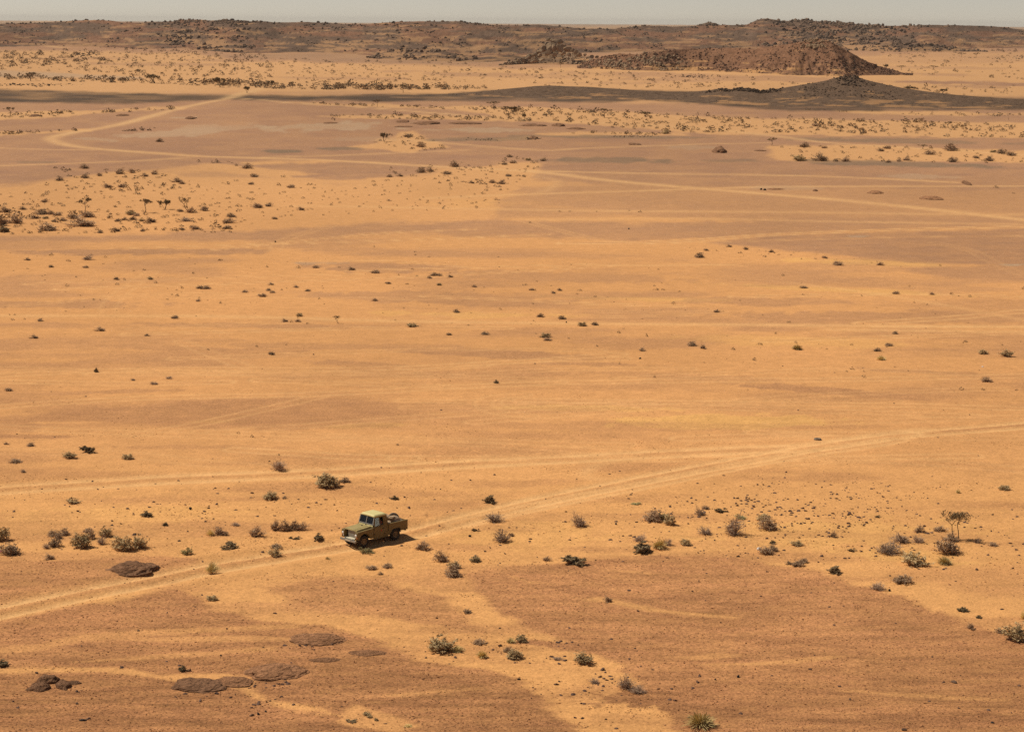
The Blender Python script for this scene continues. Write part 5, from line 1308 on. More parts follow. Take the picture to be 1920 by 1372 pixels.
# ------------------------------------------------------------------ the pickup
M_BODY = material('khaki_paint', (0.175, 0.120, 0.044), 0.62, 0.25, noise=(2.6, 0.16))
M_ROOF = material('cream_paint', (0.62, 0.53, 0.24), 0.6, 0.25, noise=(2.0, 0.07))
M_HOOD = material('pale_khaki_paint', (0.34, 0.26, 0.105), 0.6, 0.25, noise=(3.0, 0.12))  # bonnet colour, a paler khaki than the rest of the body
M_STEEL = material('galvanised_steel', (0.33, 0.31, 0.27), 0.55, 0.4, metal=0.5)
M_DARK = material('dark_underbody', (0.025, 0.021, 0.018), 0.9, 0.1)
M_TYRE = material('dusty_rubber', (0.055, 0.042, 0.032), 0.95, 0.1, noise=(6, 0.3))
M_TYRE2 = material('worn_grey_rubber', (0.20, 0.155, 0.115), 0.95, 0.1, noise=(6, 0.3))
M_RIM = material('dusty_rim', (0.27, 0.175, 0.085), 0.8, 0.2)
M_CHROME = material('lamp_reflector', (0.75, 0.73, 0.68), 0.2, 0.6)
M_AMBER = material('amber_lens', (0.75, 0.22, 0.03), 0.3, 0.5)
M_RED = material('red_paint', (0.35, 0.05, 0.03), 0.6, 0.3)
M_PALE = material('pale_dusty_metal', (0.52, 0.46, 0.34), 0.7, 0.3)
M_SEAT = material('black_vinyl', (0.02, 0.018, 0.017), 0.7, 0.3)
M_GRILLE = material('pale_grille_mesh', (0.40, 0.36, 0.29), 0.6, 0.4)
M_SACK = material('dusty_sackcloth', (0.46, 0.335, 0.225), 0.95, 0.05, noise=(7, 0.25), bump=(14, 0.02))
M_RUBBERSEAL = material('rubber_seal', (0.02, 0.02, 0.02), 0.8, 0.2)
def glass_mat():
    m = bpy.data.materials.new('window_glass'); m.use_nodes = True
    n, l = m.node_tree.nodes, m.node_tree.links; n.clear()
    o = n.new('ShaderNodeOutputMaterial'); mx = n.new('ShaderNodeMixShader'); t = n.new('ShaderNodeBsdfTransparent'); g = n.new('ShaderNodeBsdfGlossy'); f = n.new('ShaderNodeFresnel')
    t.inputs['Color'].default_value = (0.86, 0.87, 0.84, 1); g.inputs['Roughness'].default_value = 0.03; f.inputs['IOR'].default_value = 1.5
    l.new(f.outputs[0], mx.inputs[0]); l.new(t.outputs[0], mx.inputs[1]); l.new(g.outputs[0], mx.inputs[2]); l.new(mx.outputs[0], o.inputs['Surface'])
    return m
M_GLASS = glass_mat()

def box(bm, x0, x1, y0, y1, z0, z1):
    v = [bm.verts.new((x, y, z)) for x in (x0, x1) for y in (y0, y1) for z in (z0, z1)]
    for f in ((0, 1, 3, 2), (4, 6, 7, 5), (0, 4, 5, 1), (2, 3, 7, 6), (0, 2, 6, 4), (1, 5, 7, 3)): bm.faces.new([v[i] for i in f])
def prism(bm, prof, y0, y1, y0b=None, y1b=None):
    """Profile of (x, z) points pushed from y0 to y1."""
    a = [bm.verts.new((x, y0, z)) for x, z in prof]; b = [bm.verts.new((x, y1, z)) for x, z in prof]
    n = len(prof)
    bm.faces.new(a); bm.faces.new(b[::-1])
    for i in range(n): bm.faces.new((a[i], b[i], b[(i + 1) % n], a[(i + 1) % n]))
def slab(bm, a, b, c, d, th):
    """Four corner sheet with a thickness."""
    P = [Vector(q) for q in (a, b, c, d)]; n = (P[1] - P[0]).cross(P[3] - P[0]).normalized() * th
    lo = [bm.verts.new(p) for p in P]; hi = [bm.verts.new(p + n) for p in P]
    bm.faces.new(lo[::-1]); bm.faces.new(hi)
    for i in range(4): bm.faces.new((lo[i], lo[(i + 1) % 4], hi[(i + 1) % 4], hi[i]))
def bar(bm, p, q, r, sides=6):
    p, q = Vector(p), Vector(q); d = (q - p).normalized(); a = d.orthogonal().normalized(); b = d.cross(a)
    A = []; B = []
    for k in range(sides):
        t = 2 * math.pi * k / sides; o = (a * math.cos(t) + b * math.sin(t)) * r
        A.append(bm.verts.new(p + o)); B.append(bm.verts.new(q + o))
    bm.faces.new(A[::-1]); bm.faces.new(B)
    for k in range(sides): bm.faces.new((A[k], A[(k + 1) % sides], B[(k + 1) % sides], B[k]))
def lathe(bm, prof, seg=28, cx=0, cy=0, cz=0):
    """Profile of (radius, y) turned round the y axis."""
    rings = []
    for k in range(seg):
        t = 2 * math.pi * k / seg
        rings.append([bm.verts.new((cx + r * math.cos(t), cy + y, cz + r * math.sin(t))) for r, y in prof])
    for k in range(seg):
        a, b = rings[k], rings[(k + 1) % seg]
        for i in range(len(prof) - 1): bm.faces.new((a[i], b[i], b[i + 1], a[i + 1]))
def part(name, bm, mat, parent, bevel=0.0, smooth=False):
    bmesh.ops.recalc_face_normals(bm, faces=bm.faces)
    if bevel:
        e = [e for e in bm.edges if len(e.link_faces) == 2 and e.calc_face_angle(0) > 0.5]
        bmesh.ops.bevel(bm, geom=e, offset=bevel, segments=2, affect='EDGES', clamp_overlap=True)
    me = bpy.data.meshes.new(name); bm.to_mesh(me); bm.free()
    if smooth:
        for f in me.polygons: f.use_smooth = True
    return link(name, me, parent, mat)
NB = bmesh.new

ca, cb = spot(681.5, 1025.0), spot(742.0, 1011.0)       # where the two near wheels stand
head = math.atan2(ca[1] - cb[1], ca[0] - cb[0])         # the nose points from the rear wheel to the front wheel
fx, fy = math.cos(head), math.sin(head)
lx, ly = -fy, fx
mid = ((ca[0] + cb[0]) / 2, (ca[1] + cb[1]) / 2)
TS = 1.0
tx, ty = mid[0] - lx * 0.72, mid[1] - ly * 0.72
tz = float(terrain(np.array([tx]), np.array([ty]))[0]) - 0.03
truck = empty('pickup_truck', (tx, ty, tz), head, (TS, TS, TS))
tag(truck, 'old khaki pickup with a cream roof driving on the sandy track', 'pickup truck')
T = truck
FA, RA, WR = 1.385, -1.385, 0.385
def arch(cx, r, n=9, z0=0.55, flat=0.0):
    return [(cx + r * math.cos(math.pi * k / (n - 1)), 0.40 + r * math.sin(math.pi * k / (n - 1))) for k in range(n)]
# front wings with their wheel arches
for s in (1, -1):
    bm = NB()
    ar = [(x, max(z, .58)) for x, z in arch(FA, 0.47, 11)]
    ar = [(FA + 0.47, .58)] + [(FA + 0.47 * math.cos(math.pi * k / 10), 0.44 + 0.50 * math.sin(math.pi * k / 10)) for k in range(1, 10)] + [(FA - 0.47, .58)]
    prof = [(1.97, .58), (1.99, .62), (1.99, 1.06), (1.96, 1.10), (0.60, 1.17), (0.60, .50), (0.86, .50)] + ar[::-1][0:0] + [(x, z) for x, z in ar[::-1]]
    prism(bm, prof, s * 0.50, s * 0.82)
    w = part('front_wing', bm, M_BODY, T, 0.02)
    bm = NB(); prism(bm, [(FA + .44, .46), (FA + .40, .82), (FA, .93), (FA - .40, .82), (FA - .44, .46), (FA - .38, .46), (FA, .86), (FA + .38, .46)], s * .45, s * .5); part('inner_wing', bm, M_DARK, T)
    # wing front: headlamp, side lamp, indicator
    bm = NB(); lathe(bm, [(0.001, .035), (.09, .03), (.115, 0.0), (.12, -.02), (.001, -.03)], 20); h = part('headlight', bm, M_CHROME, T, smooth=True); h.rotation_euler = (0, 0, -math.pi / 2); h.location = (2.0, s * .655, .88)
    bm = NB(); lathe(bm, [(.105, .02), (.14, .02), (.14, -.02), (.105, -.02)], 20); r_ = part('lamp_rim', bm, M_BODY, h, smooth=False)
    bm = NB(); lathe(bm, [(0.001, .04), (.03, .03), (.04, 0), (.04, -.02)], 12); h2 = part('indicator', bm, M_AMBER, T, smooth=True); h2.rotation_euler = (0, 0, -math.pi / 2); h2.location = (2.0, s * .755, .72)
    bm = NB(); lathe(bm, [(0.001, .04), (.03, .03), (.04, 0), (.04, -.02)], 12); h3 = part('side_lamp', bm, M_CHROME, T, smooth=True); h3.rotation_euler = (0, 0, -math.pi / 2); h3.location = (2.0, s * .60, .72)
# radiator panel, grille, apron
bm = NB(); box(bm, 1.74, 1.78, -.5, .5, .56, 1.10); rp = part('grille_panel', bm, M_DARK, T)
bm = NB(); box(bm, 1.785, 1.80, -.34, .44, .66, 1.06)
for i in range(16):
    y = -.34 + .78 * i / 15; box(bm, 1.80, 1.815, y - .008, y + .008, .66, 1.06)
for i in range(9):
    z = .66 + .40 * i / 8; box(bm, 1.815, 1.822, -.34, .44, z - .007, z + .007)
part('grille', bm, M_GRILLE, rp)
bm = NB(); slab(bm, (1.80, -.49, .64), (2.05, -.49, .585), (2.05, .49, .585), (1.80, .49, .64), -.02); part('front_apron', bm, M_PALE, T)
bm = NB(); box(bm, 2.07, 2.17, -.78, .78, .42, .56); part('front_bumper', bm, M_STEEL, T, .015)
bm = NB(); box(bm, 2.172, 2.18, -.24, .24, .44, .55); part('number_plate', bm, M_PALE, T)
# bonnet with its raised lip and a dust line
bm = NB()
nose = [(1.90, 1.105), (1.86, 1.19), (1.2, 1.235), (.62, 1.275), (.62, 1.18)]
prism(bm, nose, -.60, .60); bo = part('bonnet', bm, M_HOOD, T, .02)
bm = NB(); prism(bm, [(1.84, 1.1935), (1.80, 1.21), (.72, 1.285), (.72, 1.272)], -.36, .36); part('bonnet_ridge', bm, M_HOOD, bo, .01)
bm = NB(); box(bm, .86, .98, -.05, .05, 1.262, 1.292); part('bonnet_catch', bm, M_DARK, bo)
# bulkhead, dash, vents
bm = NB(); box(bm, .50, .60, -.74, .74, .50, 1.22); part('bulkhead', bm, M_BODY, T, .01)
for s in (1, -1):
    bm = NB(); slab(bm, (.605, s * .05, 1.225), (.57, s * .05, 1.325), (.57, s * .70, 1.325), (.605, s * .70, 1.225), .03 * s); part('vent_flap', bm, M_ROOF, T, .006)
bm = NB(); box(bm, .30, .50, -.70, .70, .98, 1.2); part('dashboard', bm, M_BODY, T)
# windscreen: frame of bars, two panes
wb, wt = (.55, 1.34), (.40, 1.86)
def wp(f, y): return (wb[0] + (wt[0] - wb[0]) * f, y, wb[1] + (wt[1] - wb[1]) * f)
bm = NB()
for y0, y1 in ((-.74, -.67), (-.03, .03), (.67, .74)):
    slab(bm, wp(0, y0), wp(0, y1), wp(1, y1 * (.94 if abs(y1) > .1 else 1)), wp(1, y0 * (.94 if abs(y0) > .1 else 1)), .045)
slab(bm, wp(-.02, -.67), wp(-.02, .67), wp(.10, .67), wp(.10, -.67), .04); slab(bm, wp(.92, -.64), wp(.92, .64), wp(1.02, .64), wp(1.02, -.64), .04)
wf = part('windscreen_frame', bm, M_STEEL, T, .006)
for y0, y1 in ((-.67, -.03), (.03, .67)):
    bm = NB(); slab(bm, wp(.09, y0), wp(.09, y1), wp(.93, y1 * .96), wp(.93, y0 * .96), .006); part('windscreen_pane', bm, M_GLASS, wf)
    bm = NB()
    for a, b in ((wp(.11, y0 + .01 if y0 < 0 else y0 + .01), wp(.11, y1 - .01)), (wp(.91, y0 * .96 + .01), wp(.91, y1 * .96 - .01))): bar(bm, Vector(a) + Vector((.03, 0, .01)), Vector(b) + Vector((.03, 0, .01)), .012, 5)
    part('window_seal', bm, M_RUBBERSEAL, wf)
# roof: gently domed, rounded edges
bm = NB()
NXr, NYr = 10, 14
x0r, x1r, yr = -.66, .46, .70
def rz_(u, v):
    e = min(1, (1 - abs(2 * v - 1)) / .16); f = min(1, (1 - abs(2 * u - 1)) / .14)
    return 1.885 + .085 * math.sin(math.pi / 2 * e) ** .8 * math.sin(math.pi / 2 * f) ** .8 + .03 * (1 - (2 * v - 1) ** 2)
top = [[bm.verts.new((x0r + (x1r - x0r) * i / NXr, -yr + 2 * yr * j / NYr, rz_(i / NXr, j / NYr))) for j in range(NYr + 1)] for i in range(NXr + 1)]
bot = [[bm.verts.new((v.co.x, v.co.y, 1.855)) for v in row] for row in top]
for i in range(NXr):
    for j in range(NYr):
        bm.faces.new((top[i][j], top[i + 1][j], top[i + 1][j + 1], top[i][j + 1])); bm.faces.new((bot[i][j], bot[i][j + 1], bot[i + 1][j + 1], bot[i + 1][j]))
for i in range(NXr):
    bm.faces.new((top[i][0], bot[i][0], bot[i + 1][0], top[i + 1][0])); bm.faces.new((top[i + 1][NYr], bot[i + 1][NYr], bot[i][NYr], top[i][NYr]))
for j in range(NYr):
    bm.faces.new((top[0][j + 1], bot[0][j + 1], bot[0][j], top[0][j])); bm.faces.new((top[NXr][j], bot[NXr][j], bot[NXr][j + 1], top[NXr][j + 1]))
part('roof', bm, M_ROOF, T, smooth=True)
# cab sides: door with window frame, handle, rear quarter
for s in (1, -1):
    yo = s * .82; yi = s * .78
    bm = NB(); prism(bm, [(.595, .50), (.595, 1.18), (-.36, 1.20), (-.36, .78), (-.26, .50)], yi, yo); d = part('door', bm, M_BODY, T, .008)
    bm = NB()
    top_y = s * .69
    def dp(x, z): return (x, s * (.80 - (z - 1.2) / .66 * .11), z)
    for a, b, c, e in ((dp(.565, 1.185), dp(.50, 1.185), dp(.36, 1.86), dp(.42, 1.86)), (dp(.06, 1.2), dp(.01, 1.2), dp(.01, 1.84), dp(.06, 1.84)), (dp(-.30, 1.2), dp(-.36, 1.2), dp(-.36, 1.86), dp(-.30, 1.86)), (dp(.42, 1.79), dp(-.30, 1.79), dp(-.30, 1.86), dp(.40, 1.86)), (dp(.50, 1.19), dp(-.30, 1.19), dp(-.30, 1.26), dp(.49, 1.26))):
        slab(bm, a, b, c, e, -.03 * s)
    part('window_frame', bm, M_BODY, d)
    bm = NB(); slab(bm, dp(.49, 1.24), dp(.06, 1.24), dp(.06, 1.80), dp(.38, 1.80), -.005 * s); part('window_pane', bm, M_GLASS, d)
    bm = NB(); box(bm, -.30, -.16, yo - .005, yo + .03 * s, 1.02, 1.06) if s > 0 else box(bm, -.30, -.16, yo - .03, yo + .005, 1.02, 1.06); part('handle', bm, M_DARK, d)
    bm = NB(); box(bm, .55, .60, *(sorted((yo - .01 * s, yo + .02 * s))), .72, .80); box(bm, .55, .60, *(sorted((yo - .01 * s, yo + .02 * s))), 1.04, 1.12); part('hinge', bm, M_DARK, d)
    bm = NB(); box(bm, -.12, -.02, *(sorted((yo, yo + .004 * s))), .86, .98)
    part('badge', bm, M_RED, d)
    # quarter panel behind the door
    bm = NB(); prism(bm, [(-.365, .78), (-.365, 1.86), (-.64, 1.86), (-.70, 1.24), (-.72, .78)], yi, yi - .03 * s)
    for v in bm.verts:
        if v.co.z > 1.2: v.co.y -= s * (v.co.z - 1.2) / .66 * .09
    part('cab_quarter', bm, M_BODY, T)
    bm = NB(); box(bm, -.72, .59, *(sorted((s * .76, s * .80))), .40, .50); part('sill', bm, M_BODY, T, .006)
bm = NB(); box(bm, -.69, -.65, -.74, .74, .62, 1.28)
slab(bm, (-.665, -.74, 1.28), (-.665, -.56, 1.28), (-.635, -.52, 1.86), (-.635, -.66, 1.86), .03); slab(bm, (-.665, .56, 1.28), (-.665, .74, 1.28), (-.635, .66, 1.86), (-.635, .52, 1.86), .03); slab(bm, (-.64, -.6, 1.76), (-.64, .6, 1.76), (-.635, .6, 1.86), (-.635, -.6, 1.86), .03)
cbk = part('cab_back', bm, M_BODY, T)
bm = NB(); slab(bm, (-.665, -.56, 1.28), (-.665, .56, 1.28), (-.64, .53, 1.77), (-.64, -.53, 1.77), .005); part('rear_window', bm, M_GLASS, cbk)
# load bed
bed = NB(); box(bed, -2.38, -.71, -.60, .60, .78, .82); bd = part('load_bed', bed, M_BODY, T)
for s in (1, -1):
    bm = NB()
    ar = [(RA - .47, .60)] + [(RA - 0.47 * math.cos(math.pi * k / 10), 0.46 + 0.47 * math.sin(math.pi * k / 10)) for k in range(1, 10)] + [(RA + .47, .60)]
    prof = [(-.725, 1.22), (-2.42, 1.22), (-2.42, .60)] + ar + [(RA + .60, .46), (-.365, .46), (-.29, .50), (-.40, .775), (-.725, .775)]
    prism(bm, prof, s * .775, s * .81); part('bed_side', bm, M_BODY, T, .006)
    bm = NB(); box(bm, -2.43, -.71, *(sorted((s * .72, s * .825))), 1.222, 1.245); part('bed_rail', bm, M_BODY, T)
    bm = NB(); box(bm, -1.95, -.80, *(sorted((s * .58, s * .774))), .82, .95); part('wheel_box', bm, M_BODY, bd)
    bm = NB(); prism(bm, [(RA + .46, .50), (RA + .40, .80), (RA, .93), (RA - .40, .80), (RA - .46, .50), (RA - .42, .50), (RA, .88), (RA + .42, .50)], s * .46, s * .77); part('rear_inner_arch', bm, M_DARK, T)
    bm = NB(); lathe(bm, [(.001, -.03), (.035, -.02), (.04, 0)], 10); t_ = part('tail_lamp', bm, M_RED, T); t_.location = (-2.425, s * .70, 1.0); t_.rotation_euler = (0, 0, -math.pi / 2)
bm = NB(); box(bm, -2.45, -2.41, -.60, .60, .64, 1.20); part('tailgate', bm, M_BODY, T, .006)
bm = NB(); box(bm, -.76, -.72, -.775, .775, .80, 1.22); part('bed_front', bm, M_BODY, T)
# chassis, axles, tank, springs
bm = NB()
for s in (1, -1): box(bm, -2.40, 2.07, *(sorted((s * .34, s * .42))), .50, .60)
for x in (-2.3, -1.4, -.5, .5, 1.5): box(bm, x - .05, x + .05, -.34, .34, .51, .59)
box(bm, -2.46, -2.38, -.60, .60, .46, .56)
for x in (FA, RA): bar(bm, (x, -.62, WR), (x, .62, WR), .055, 8); lathe(bm, [(.001, -.12), (.13, -.06), (.13, .06), (.001, .12)], 10, x, .2, WR)
for s in (1, -1):
    for x in (FA, RA): box(bm, x - .5, x + .5, *(sorted((s * .40, s * .46))), .40, .44)
box(bm, -.35, .35, .44, .72, .42, .60); box(bm, .7, 1.5, -.3, .3, .5, .9)
part('chassis', bm, M_DARK, T)
bm = NB(); bar(bm, (-.6, -.5, .45), (-2.2, -.6, .42), .03); part('exhaust', bm, M_DARK, T)
# wheels: tyre with tread blocks, dished rim, hub
def tyre_bm(tread=True):
    bm = NB(); lathe(bm, [(.205, -.075), (.24, -.095), (.33, -.10), (.37, -.085), (.385, -.06), (.385, .06), (.37, .085), (.33, .10), (.24, .095), (.205, .075), (.205, -.075)], 36)
    if tread:
        for k in range(36):
            a = 2 * math.pi * k / 36
            for y in (-.05, .05):
                c, s_ = math.cos(a + (.05 if y > 0 else 0)), math.sin(a + (.05 if y > 0 else 0))
                vs = []
                for dr in (.380, .398):
                    for da in (-.05, .05):
                        for dy in (-.035, .035):
                            vs.append(bm.verts.new((math.cos(a + da * .9 + (.05 if y > 0 else 0)) * dr, y + dy, math.sin(a + da * .9 + (.05 if y > 0 else 0)) * dr)))
                for f in ((0, 1, 3, 2), (4, 6, 7, 5), (0, 4, 5, 1), (2, 3, 7, 6), (0, 2, 6, 4), (1, 5, 7, 3)): bm.faces.new([vs[i] for i in f])
    return bm
def rim_bm():
    bm = NB(); lathe(bm, [(.205, .08), (.215, .095), (.20, .085), (.185, .03), (.12, .045), (.09, .02), (.075, .02), (.07, .085), (.03, .10), (.001, .10)], 24)
    lathe(bm, [(.205, -.08), (.185, -.03), (.001, -.03)], 24)
    for k in range(5):
        a = 2 * math.pi * k / 5; bar(bm, (.10 * math.cos(a), .03, .10 * math.sin(a)), (.10 * math.cos(a), .06, .10 * math.sin(a)), .013, 6)
    return bm
for x, st in ((FA, -0.10), (RA, 0)):
    for s in (1, -1):
        w = empty('wheel', (x, s * .66, WR), (0 if s > 0 else math.pi) + st); w.parent = T
        part('tyre', tyre_bm(), M_TYRE, w); part('rim', rim_bm(), M_RIM, w, smooth=False)
# cab inside
for y in (.40, -.40):
    bm = NB(); box(bm, -.42, .08, y - .24, y + .24, .82, .96); slab(bm, (-.40, y - .24, .96), (-.40, y + .24, .96), (-.52, y + .24, 1.42), (-.52, y - .24, 1.42), .1); part('seat', bm, M_SACK, T, .03)
bm = NB()
SW = Vector((.24, .40, 1.24)); swn = Vector((-.75, 0, .66)).normalized(); swu = Vector((.66, 0, .75)); swl = Vector((0, 1, 0))
ring = [SW + (swu * math.sin(a) + swl * math.cos(a)) * .20 for a in np.linspace(0, 2 * math.pi, 25)]
for a, b in zip(ring[:-1], ring[1:]): bar(bm, a, b, .013, 5)
for a in (0, 8, 16): bar(bm, SW, ring[a], .01, 4)
bar(bm, SW, SW - swn * .4, .018, 6); part('steering_wheel', bm, M_SEAT, T)
bm = NB(); box(bm, .0, .50, -.74, .74, .58, .62); part('cab_floor', bm, M_DARK, T)
bm = NB(); bar(bm, (.57, -.10, 1.36), (.52, -.45, 1.52), .008, 4); bar(bm, (.57, .12, 1.36), (.52, .5, 1.5), .008, 4); part('wiper', bm, M_RUBBERSEAL, T)

# ---- the load: sacks, a box, tyres (things of their own, placed in the bed)
TM = Matrix.Translation((tx, ty, tz)) @ Matrix.Rotation(head, 4, 'Z')
def on_truck(o, loc, rot=(0, 0, 0)):
    o.matrix_world = TM @ Matrix.Translation(loc) @ (Matrix.Rotation(rot[2], 4, 'Z') @ Matrix.Rotation(rot[1], 4, 'Y') @ Matrix.Rotation(rot[0], 4, 'X'))
M_CRATE = material('weathered_wood', (0.22, 0.14, 0.08), 0.9, 0.1, noise=(8, 0.25))
def sack(w, d, h, loc, rz, label, seed):
    bm = NB(); bmesh.ops.create_icosphere(bm, subdivisions=4, radius=1)
    for v in bm.verts:
        c = v.co.copy()
        p = Vector([math.copysign(abs(q) ** .62, q) for q in c])
        p *= 1 + .10 * mnoise.fractal(c * 2.5 + Vector((seed, 0, 0)), 1, 2, 3)
        v.co = Vector((p.x * w / 2, p.y * d / 2, max(p.z, -.75) * h / 2))
    me = bpy.data.meshes.new('sack'); bm.to_mesh(me); bm.free()
    for f in me.polygons: f.use_smooth = True
    o = link('sack', me, None, M_SACK); on_truck(o, loc, (0, 0, rz)); tag(o, label, 'sack')
sack(1.05, .80, .84, (-1.20, -.24, 1.18), .2, 'big dusty sack lying against the far side of the truck bed', 1)
sack(.85, .70, .72, (-1.66, .20, 1.14), -.3, 'dusty sack in the middle of the truck bed before the upright tyre', 2)
sack(.55, .50, .52, (-.99, .42, 1.06), .5, 'small sack right behind the cab of the truck', 3)
crate = empty('wooden_box'); on_truck(crate, (-1.36, .36, 1.20), (0, .08, .35)); tag(crate, 'small wooden box standing on the load of the truck', 'box')
for i in range(3):
    for s in (-1, 1):
        bm = NB(); box(bm, -.24, .24, s * .17 - .01, s * .17 + .01, i * .095, i * .095 + .085); part('board', bm, M_CRATE, crate)
        bm = NB(); box(bm, s * .225 - .01, s * .225 + .01, -.158, .158, i * .095, i * .095 + .085); part('board', bm, M_CRATE, crate)
for i in range(3):
    bm = NB(); box(bm, -.24, .24, -.155 + i * .105, -.055 + i * .105, .286, .30); part('lid_board', bm, M_CRATE, crate)
sp = empty('spare_wheel'); on_truck(sp, (-2.04, -.20, 1.20), (0.20, 0, -.55)); tag(sp, 'bare worn tyre standing upright in the truck bed', 'tyre')
part('tyre', tyre_bm(False), M_TYRE2, sp, smooth=True)
sp2 = empty('spare_wheel'); on_truck(sp2, (-2.0, .36, 1.02), (math.pi / 2 - .45, 0, -.3)); tag(sp2, 'worn tyre lying flat by the rear corner of the truck bed', 'tyre')
part('tyre', tyre_bm(False), M_TYRE2, sp2, smooth=True); part('rim', rim_bm(), M_TYRE2, sp2)
# tyre lying beside the track, far right
bm = tyre_bm(False); p = spot(1533, 825); old = empty('discarded_tyre', (p[0], p[1], p[2] + .08)); old.scale = (.8, .8, .8); old.rotation_euler = (math.pi / 2, 0, 0)
part('tyre_carcass', bm, M_TYRE2, old, smooth=True); tag(old, 'discarded tyre lying flat beside the fork of the tracks', 'tyre')

# ---- the driver
M_SKIN = material('skin', (0.26, 0.115, 0.062), 0.6, 0.3); M_SHIRT = material('rust_shirt', (0.22, 0.065, 0.045), 0.9, 0.1); M_TROUSER = material('dark_trousers', (0.03, 0.03, 0.035), 0.9, 0.1); M_HAIR = material('black_hair', (0.012, 0.010, 0.009), 0.8, 0.2)
def skinned(name, chains, mat, parent, level=2):
    """One continuous surface grown along connected joints: chains of (point, radius); equal points are shared."""
    vs, rs, es, key = [], [], [], {}
    for ch in chains:
        last = None
        for p, r in ch:
            k = tuple(round(c, 4) for c in p)
            if k not in key: key[k] = len(vs); vs.append(p); rs.append(r)
            if last is not None and last != key[k]: es.append((last, key[k]))
            last = key[k]
    me = bpy.data.meshes.new(name); me.from_pydata(vs, es, []); me.update()
    o = link(name, me, parent, mat)
    o.modifiers.new('skin', 'SKIN').use_smooth_shade = True
    for i, r in enumerate(rs): me.skin_vertices[0].data[i].radius = (r, r)
    me.skin_vertices[0].data[0].use_root = True
    o.modifiers.new('subdivision', 'SUBSURF').levels = level; o.modifiers['subdivision'].render_levels = level
    return o
Y = .40
pel, spi, che, nec, hd0, hd1 = (-.27, Y, 1.04), (-.29, Y, 1.22), (-.27, Y, 1.42), (-.25, Y, 1.53), (-.225, Y, 1.60), (-.215, Y, 1.72)
ch = [[(pel, .135), (spi, .125), (che, .135), (nec, .055), (hd0, .075), (hd1, .085)]]
for s in (1, -1):
    sh, el, wr, pa = (-.27, Y + s * .17, 1.43), (-.10, Y + s * .27, 1.24), (.12, Y + s * .20, 1.28), (.17, Y + s * .185, 1.30)
    ch.append([(che, .135), (sh, .065), (el, .045), (wr, .030), (pa, .032)])
    hip, kn, an, toe = (-.24, Y + s * .10, 1.0), (.16, Y + s * .14, 1.02), (.28, Y + s * .13, .70), (.40, Y + s * .13, .66)
    ch.append([(pel, .135), (hip, .095), (kn, .065), (an, .04), (toe, .035)])
    for k in range(4):
        f = (k - 1.5) * .021
        b = (pa[0] + .02, pa[1] + .01 * s, pa[2] + f)
        L = (.9, 1.0, .95, .78)[k]
        ch.append([(pa, .032), (b, .011), (b[0] + .035 * L, b[1] + .004, b[2] + .006), (b[0] + .045 * L, b[1] - .025 * L, b[2] + .012)] if False else [(pa, .032), (b, .011), ((b[0] + .035 * L, b[1] + .004, b[2] + .006), .010), ((b[0] + .042 * L, b[1] - s * .025 * L, b[2] + .012), .008)])
    ch.append([(pa, .032), ((pa[0] + .005, pa[1] - s * .02, pa[2] + .04), .012), ((pa[0] + .035, pa[1] - s * .04, pa[2] + .045), .009)])
person = skinned('person', ch, M_SKIN, None)
on_truck(person, (0, 0, 0)); tag(person, 'driver behind the steering wheel seen through the windscreen of the pickup', 'person')
skinned('shirt', [[(pel, .15), (spi, .142), (che, .152)], [(che, .152), ((-.27, Y + .17, 1.43), .082), ((-.19, Y + .22, 1.335), .07)], [(che, .152), ((-.27, Y - .17, 1.43), .082), ((-.19, Y - .22, 1.335), .07)]], M_SHIRT, person)
skinned('trousers', [[(pel, .145), ((-.24, Y + .10, 1.0), .108), ((.16, Y + .14, 1.02), .078), ((.27, Y + .13, .73), .055)], [(pel, .145), ((-.24, Y - .10, 1.0), .108), ((.16, Y - .14, 1.02), .078), ((.27, Y - .13, .73), .055)]], M_TROUSER, person)
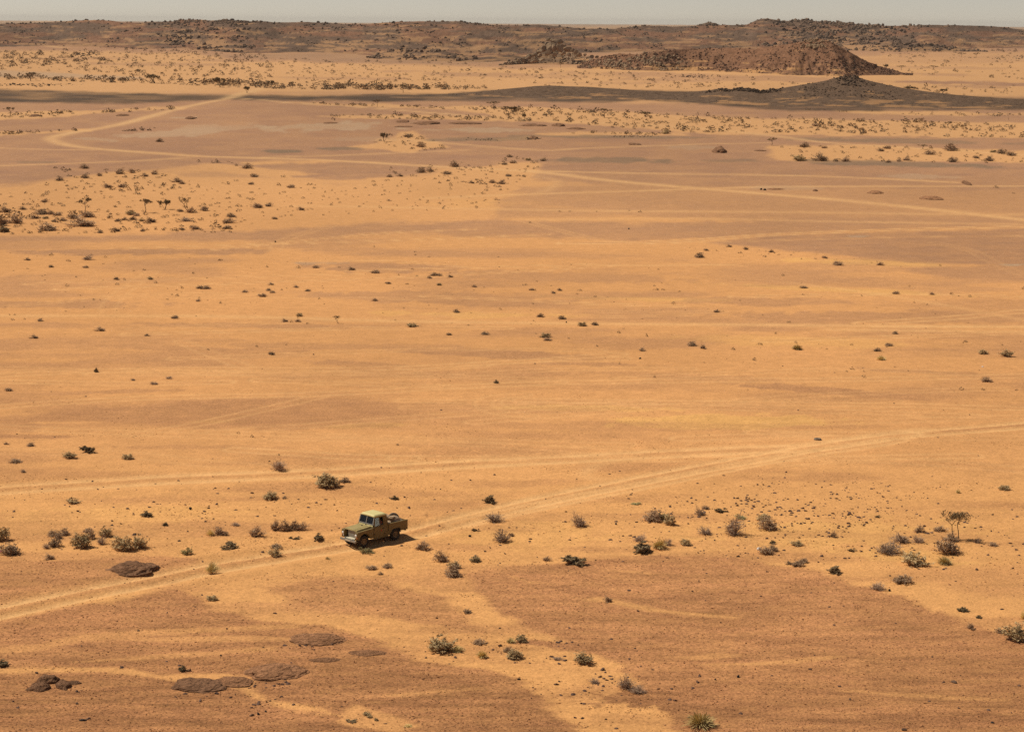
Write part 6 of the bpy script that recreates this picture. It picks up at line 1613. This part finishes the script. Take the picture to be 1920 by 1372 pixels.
bm = NB(); bmesh.ops.create_uvsphere(bm, u_segments=16, v_segments=10, radius=.098)
for v in bm.verts: v.co = Vector((v.co.x * 1.02 - .235 + (.0 if v.co.x < 0 else -.035), v.co.y * .92 + Y, max(v.co.z, -.02 if v.co.x < .02 else .035) * 1.05 + 1.71))
part('hair', bm, M_HAIR, person, smooth=True)
bm = NB()
bar(bm, (-.135, Y, 1.685), (-.105, Y, 1.655), .014, 6); part('nose', bm, M_SKIN, person)
for s in (1, -1):
    bm = NB(); bmesh.ops.create_uvsphere(bm, u_segments=8, v_segments=6, radius=.011, matrix=Matrix.Translation((-.138, Y + s * .032, 1.69))); part('eye', bm, M_HAIR, person)
    bm = NB(); bmesh.ops.create_uvsphere(bm, u_segments=8, v_segments=6, radius=.024, matrix=Matrix.Translation((-.225, Y + s * .085, 1.665)) @ Matrix.Diagonal((.8, .4, 1.3, 1))); part('ear', bm, M_SKIN, person)
bm = NB(); box(bm, -.14, -.128, Y - .025, Y + .025, 1.622, 1.630); part('mouth', bm, M_RED, person)
# ------------------------------------------------------------------ desert haze
hz = bpy.data.meshes.new('haze')
x0, x1, y0, y1, z0, z1 = -95000, 95000, -300, 31000, -6.0, 75.0
hz.from_pydata([(x, y, z) for x in (x0, x1) for y in (y0, y1) for z in (z0, z1)], [], [(0, 1, 3, 2), (4, 6, 7, 5), (0, 4, 5, 1), (2, 3, 7, 6), (0, 2, 6, 4), (1, 5, 7, 3)])
hm = bpy.data.materials.new('haze'); hm.use_nodes = True
hn, hl = hm.node_tree.nodes, hm.node_tree.links
hn.clear()
ho = hn.new('ShaderNodeOutputMaterial'); hv = hn.new('ShaderNodeVolumePrincipled')
hv.inputs['Color'].default_value = (0.90, 0.86, 0.80, 1)
hv.inputs['Density'].default_value = 0.000022
hl.new(hv.outputs['Volume'], ho.inputs['Volume'])
hm.cycles.homogeneous_volume = True if hasattr(hm.cycles, 'homogeneous_volume') else False
haze = link('haze', hz, None, hm)
tag(haze, 'thin dusty air over the plain', kind='stuff')
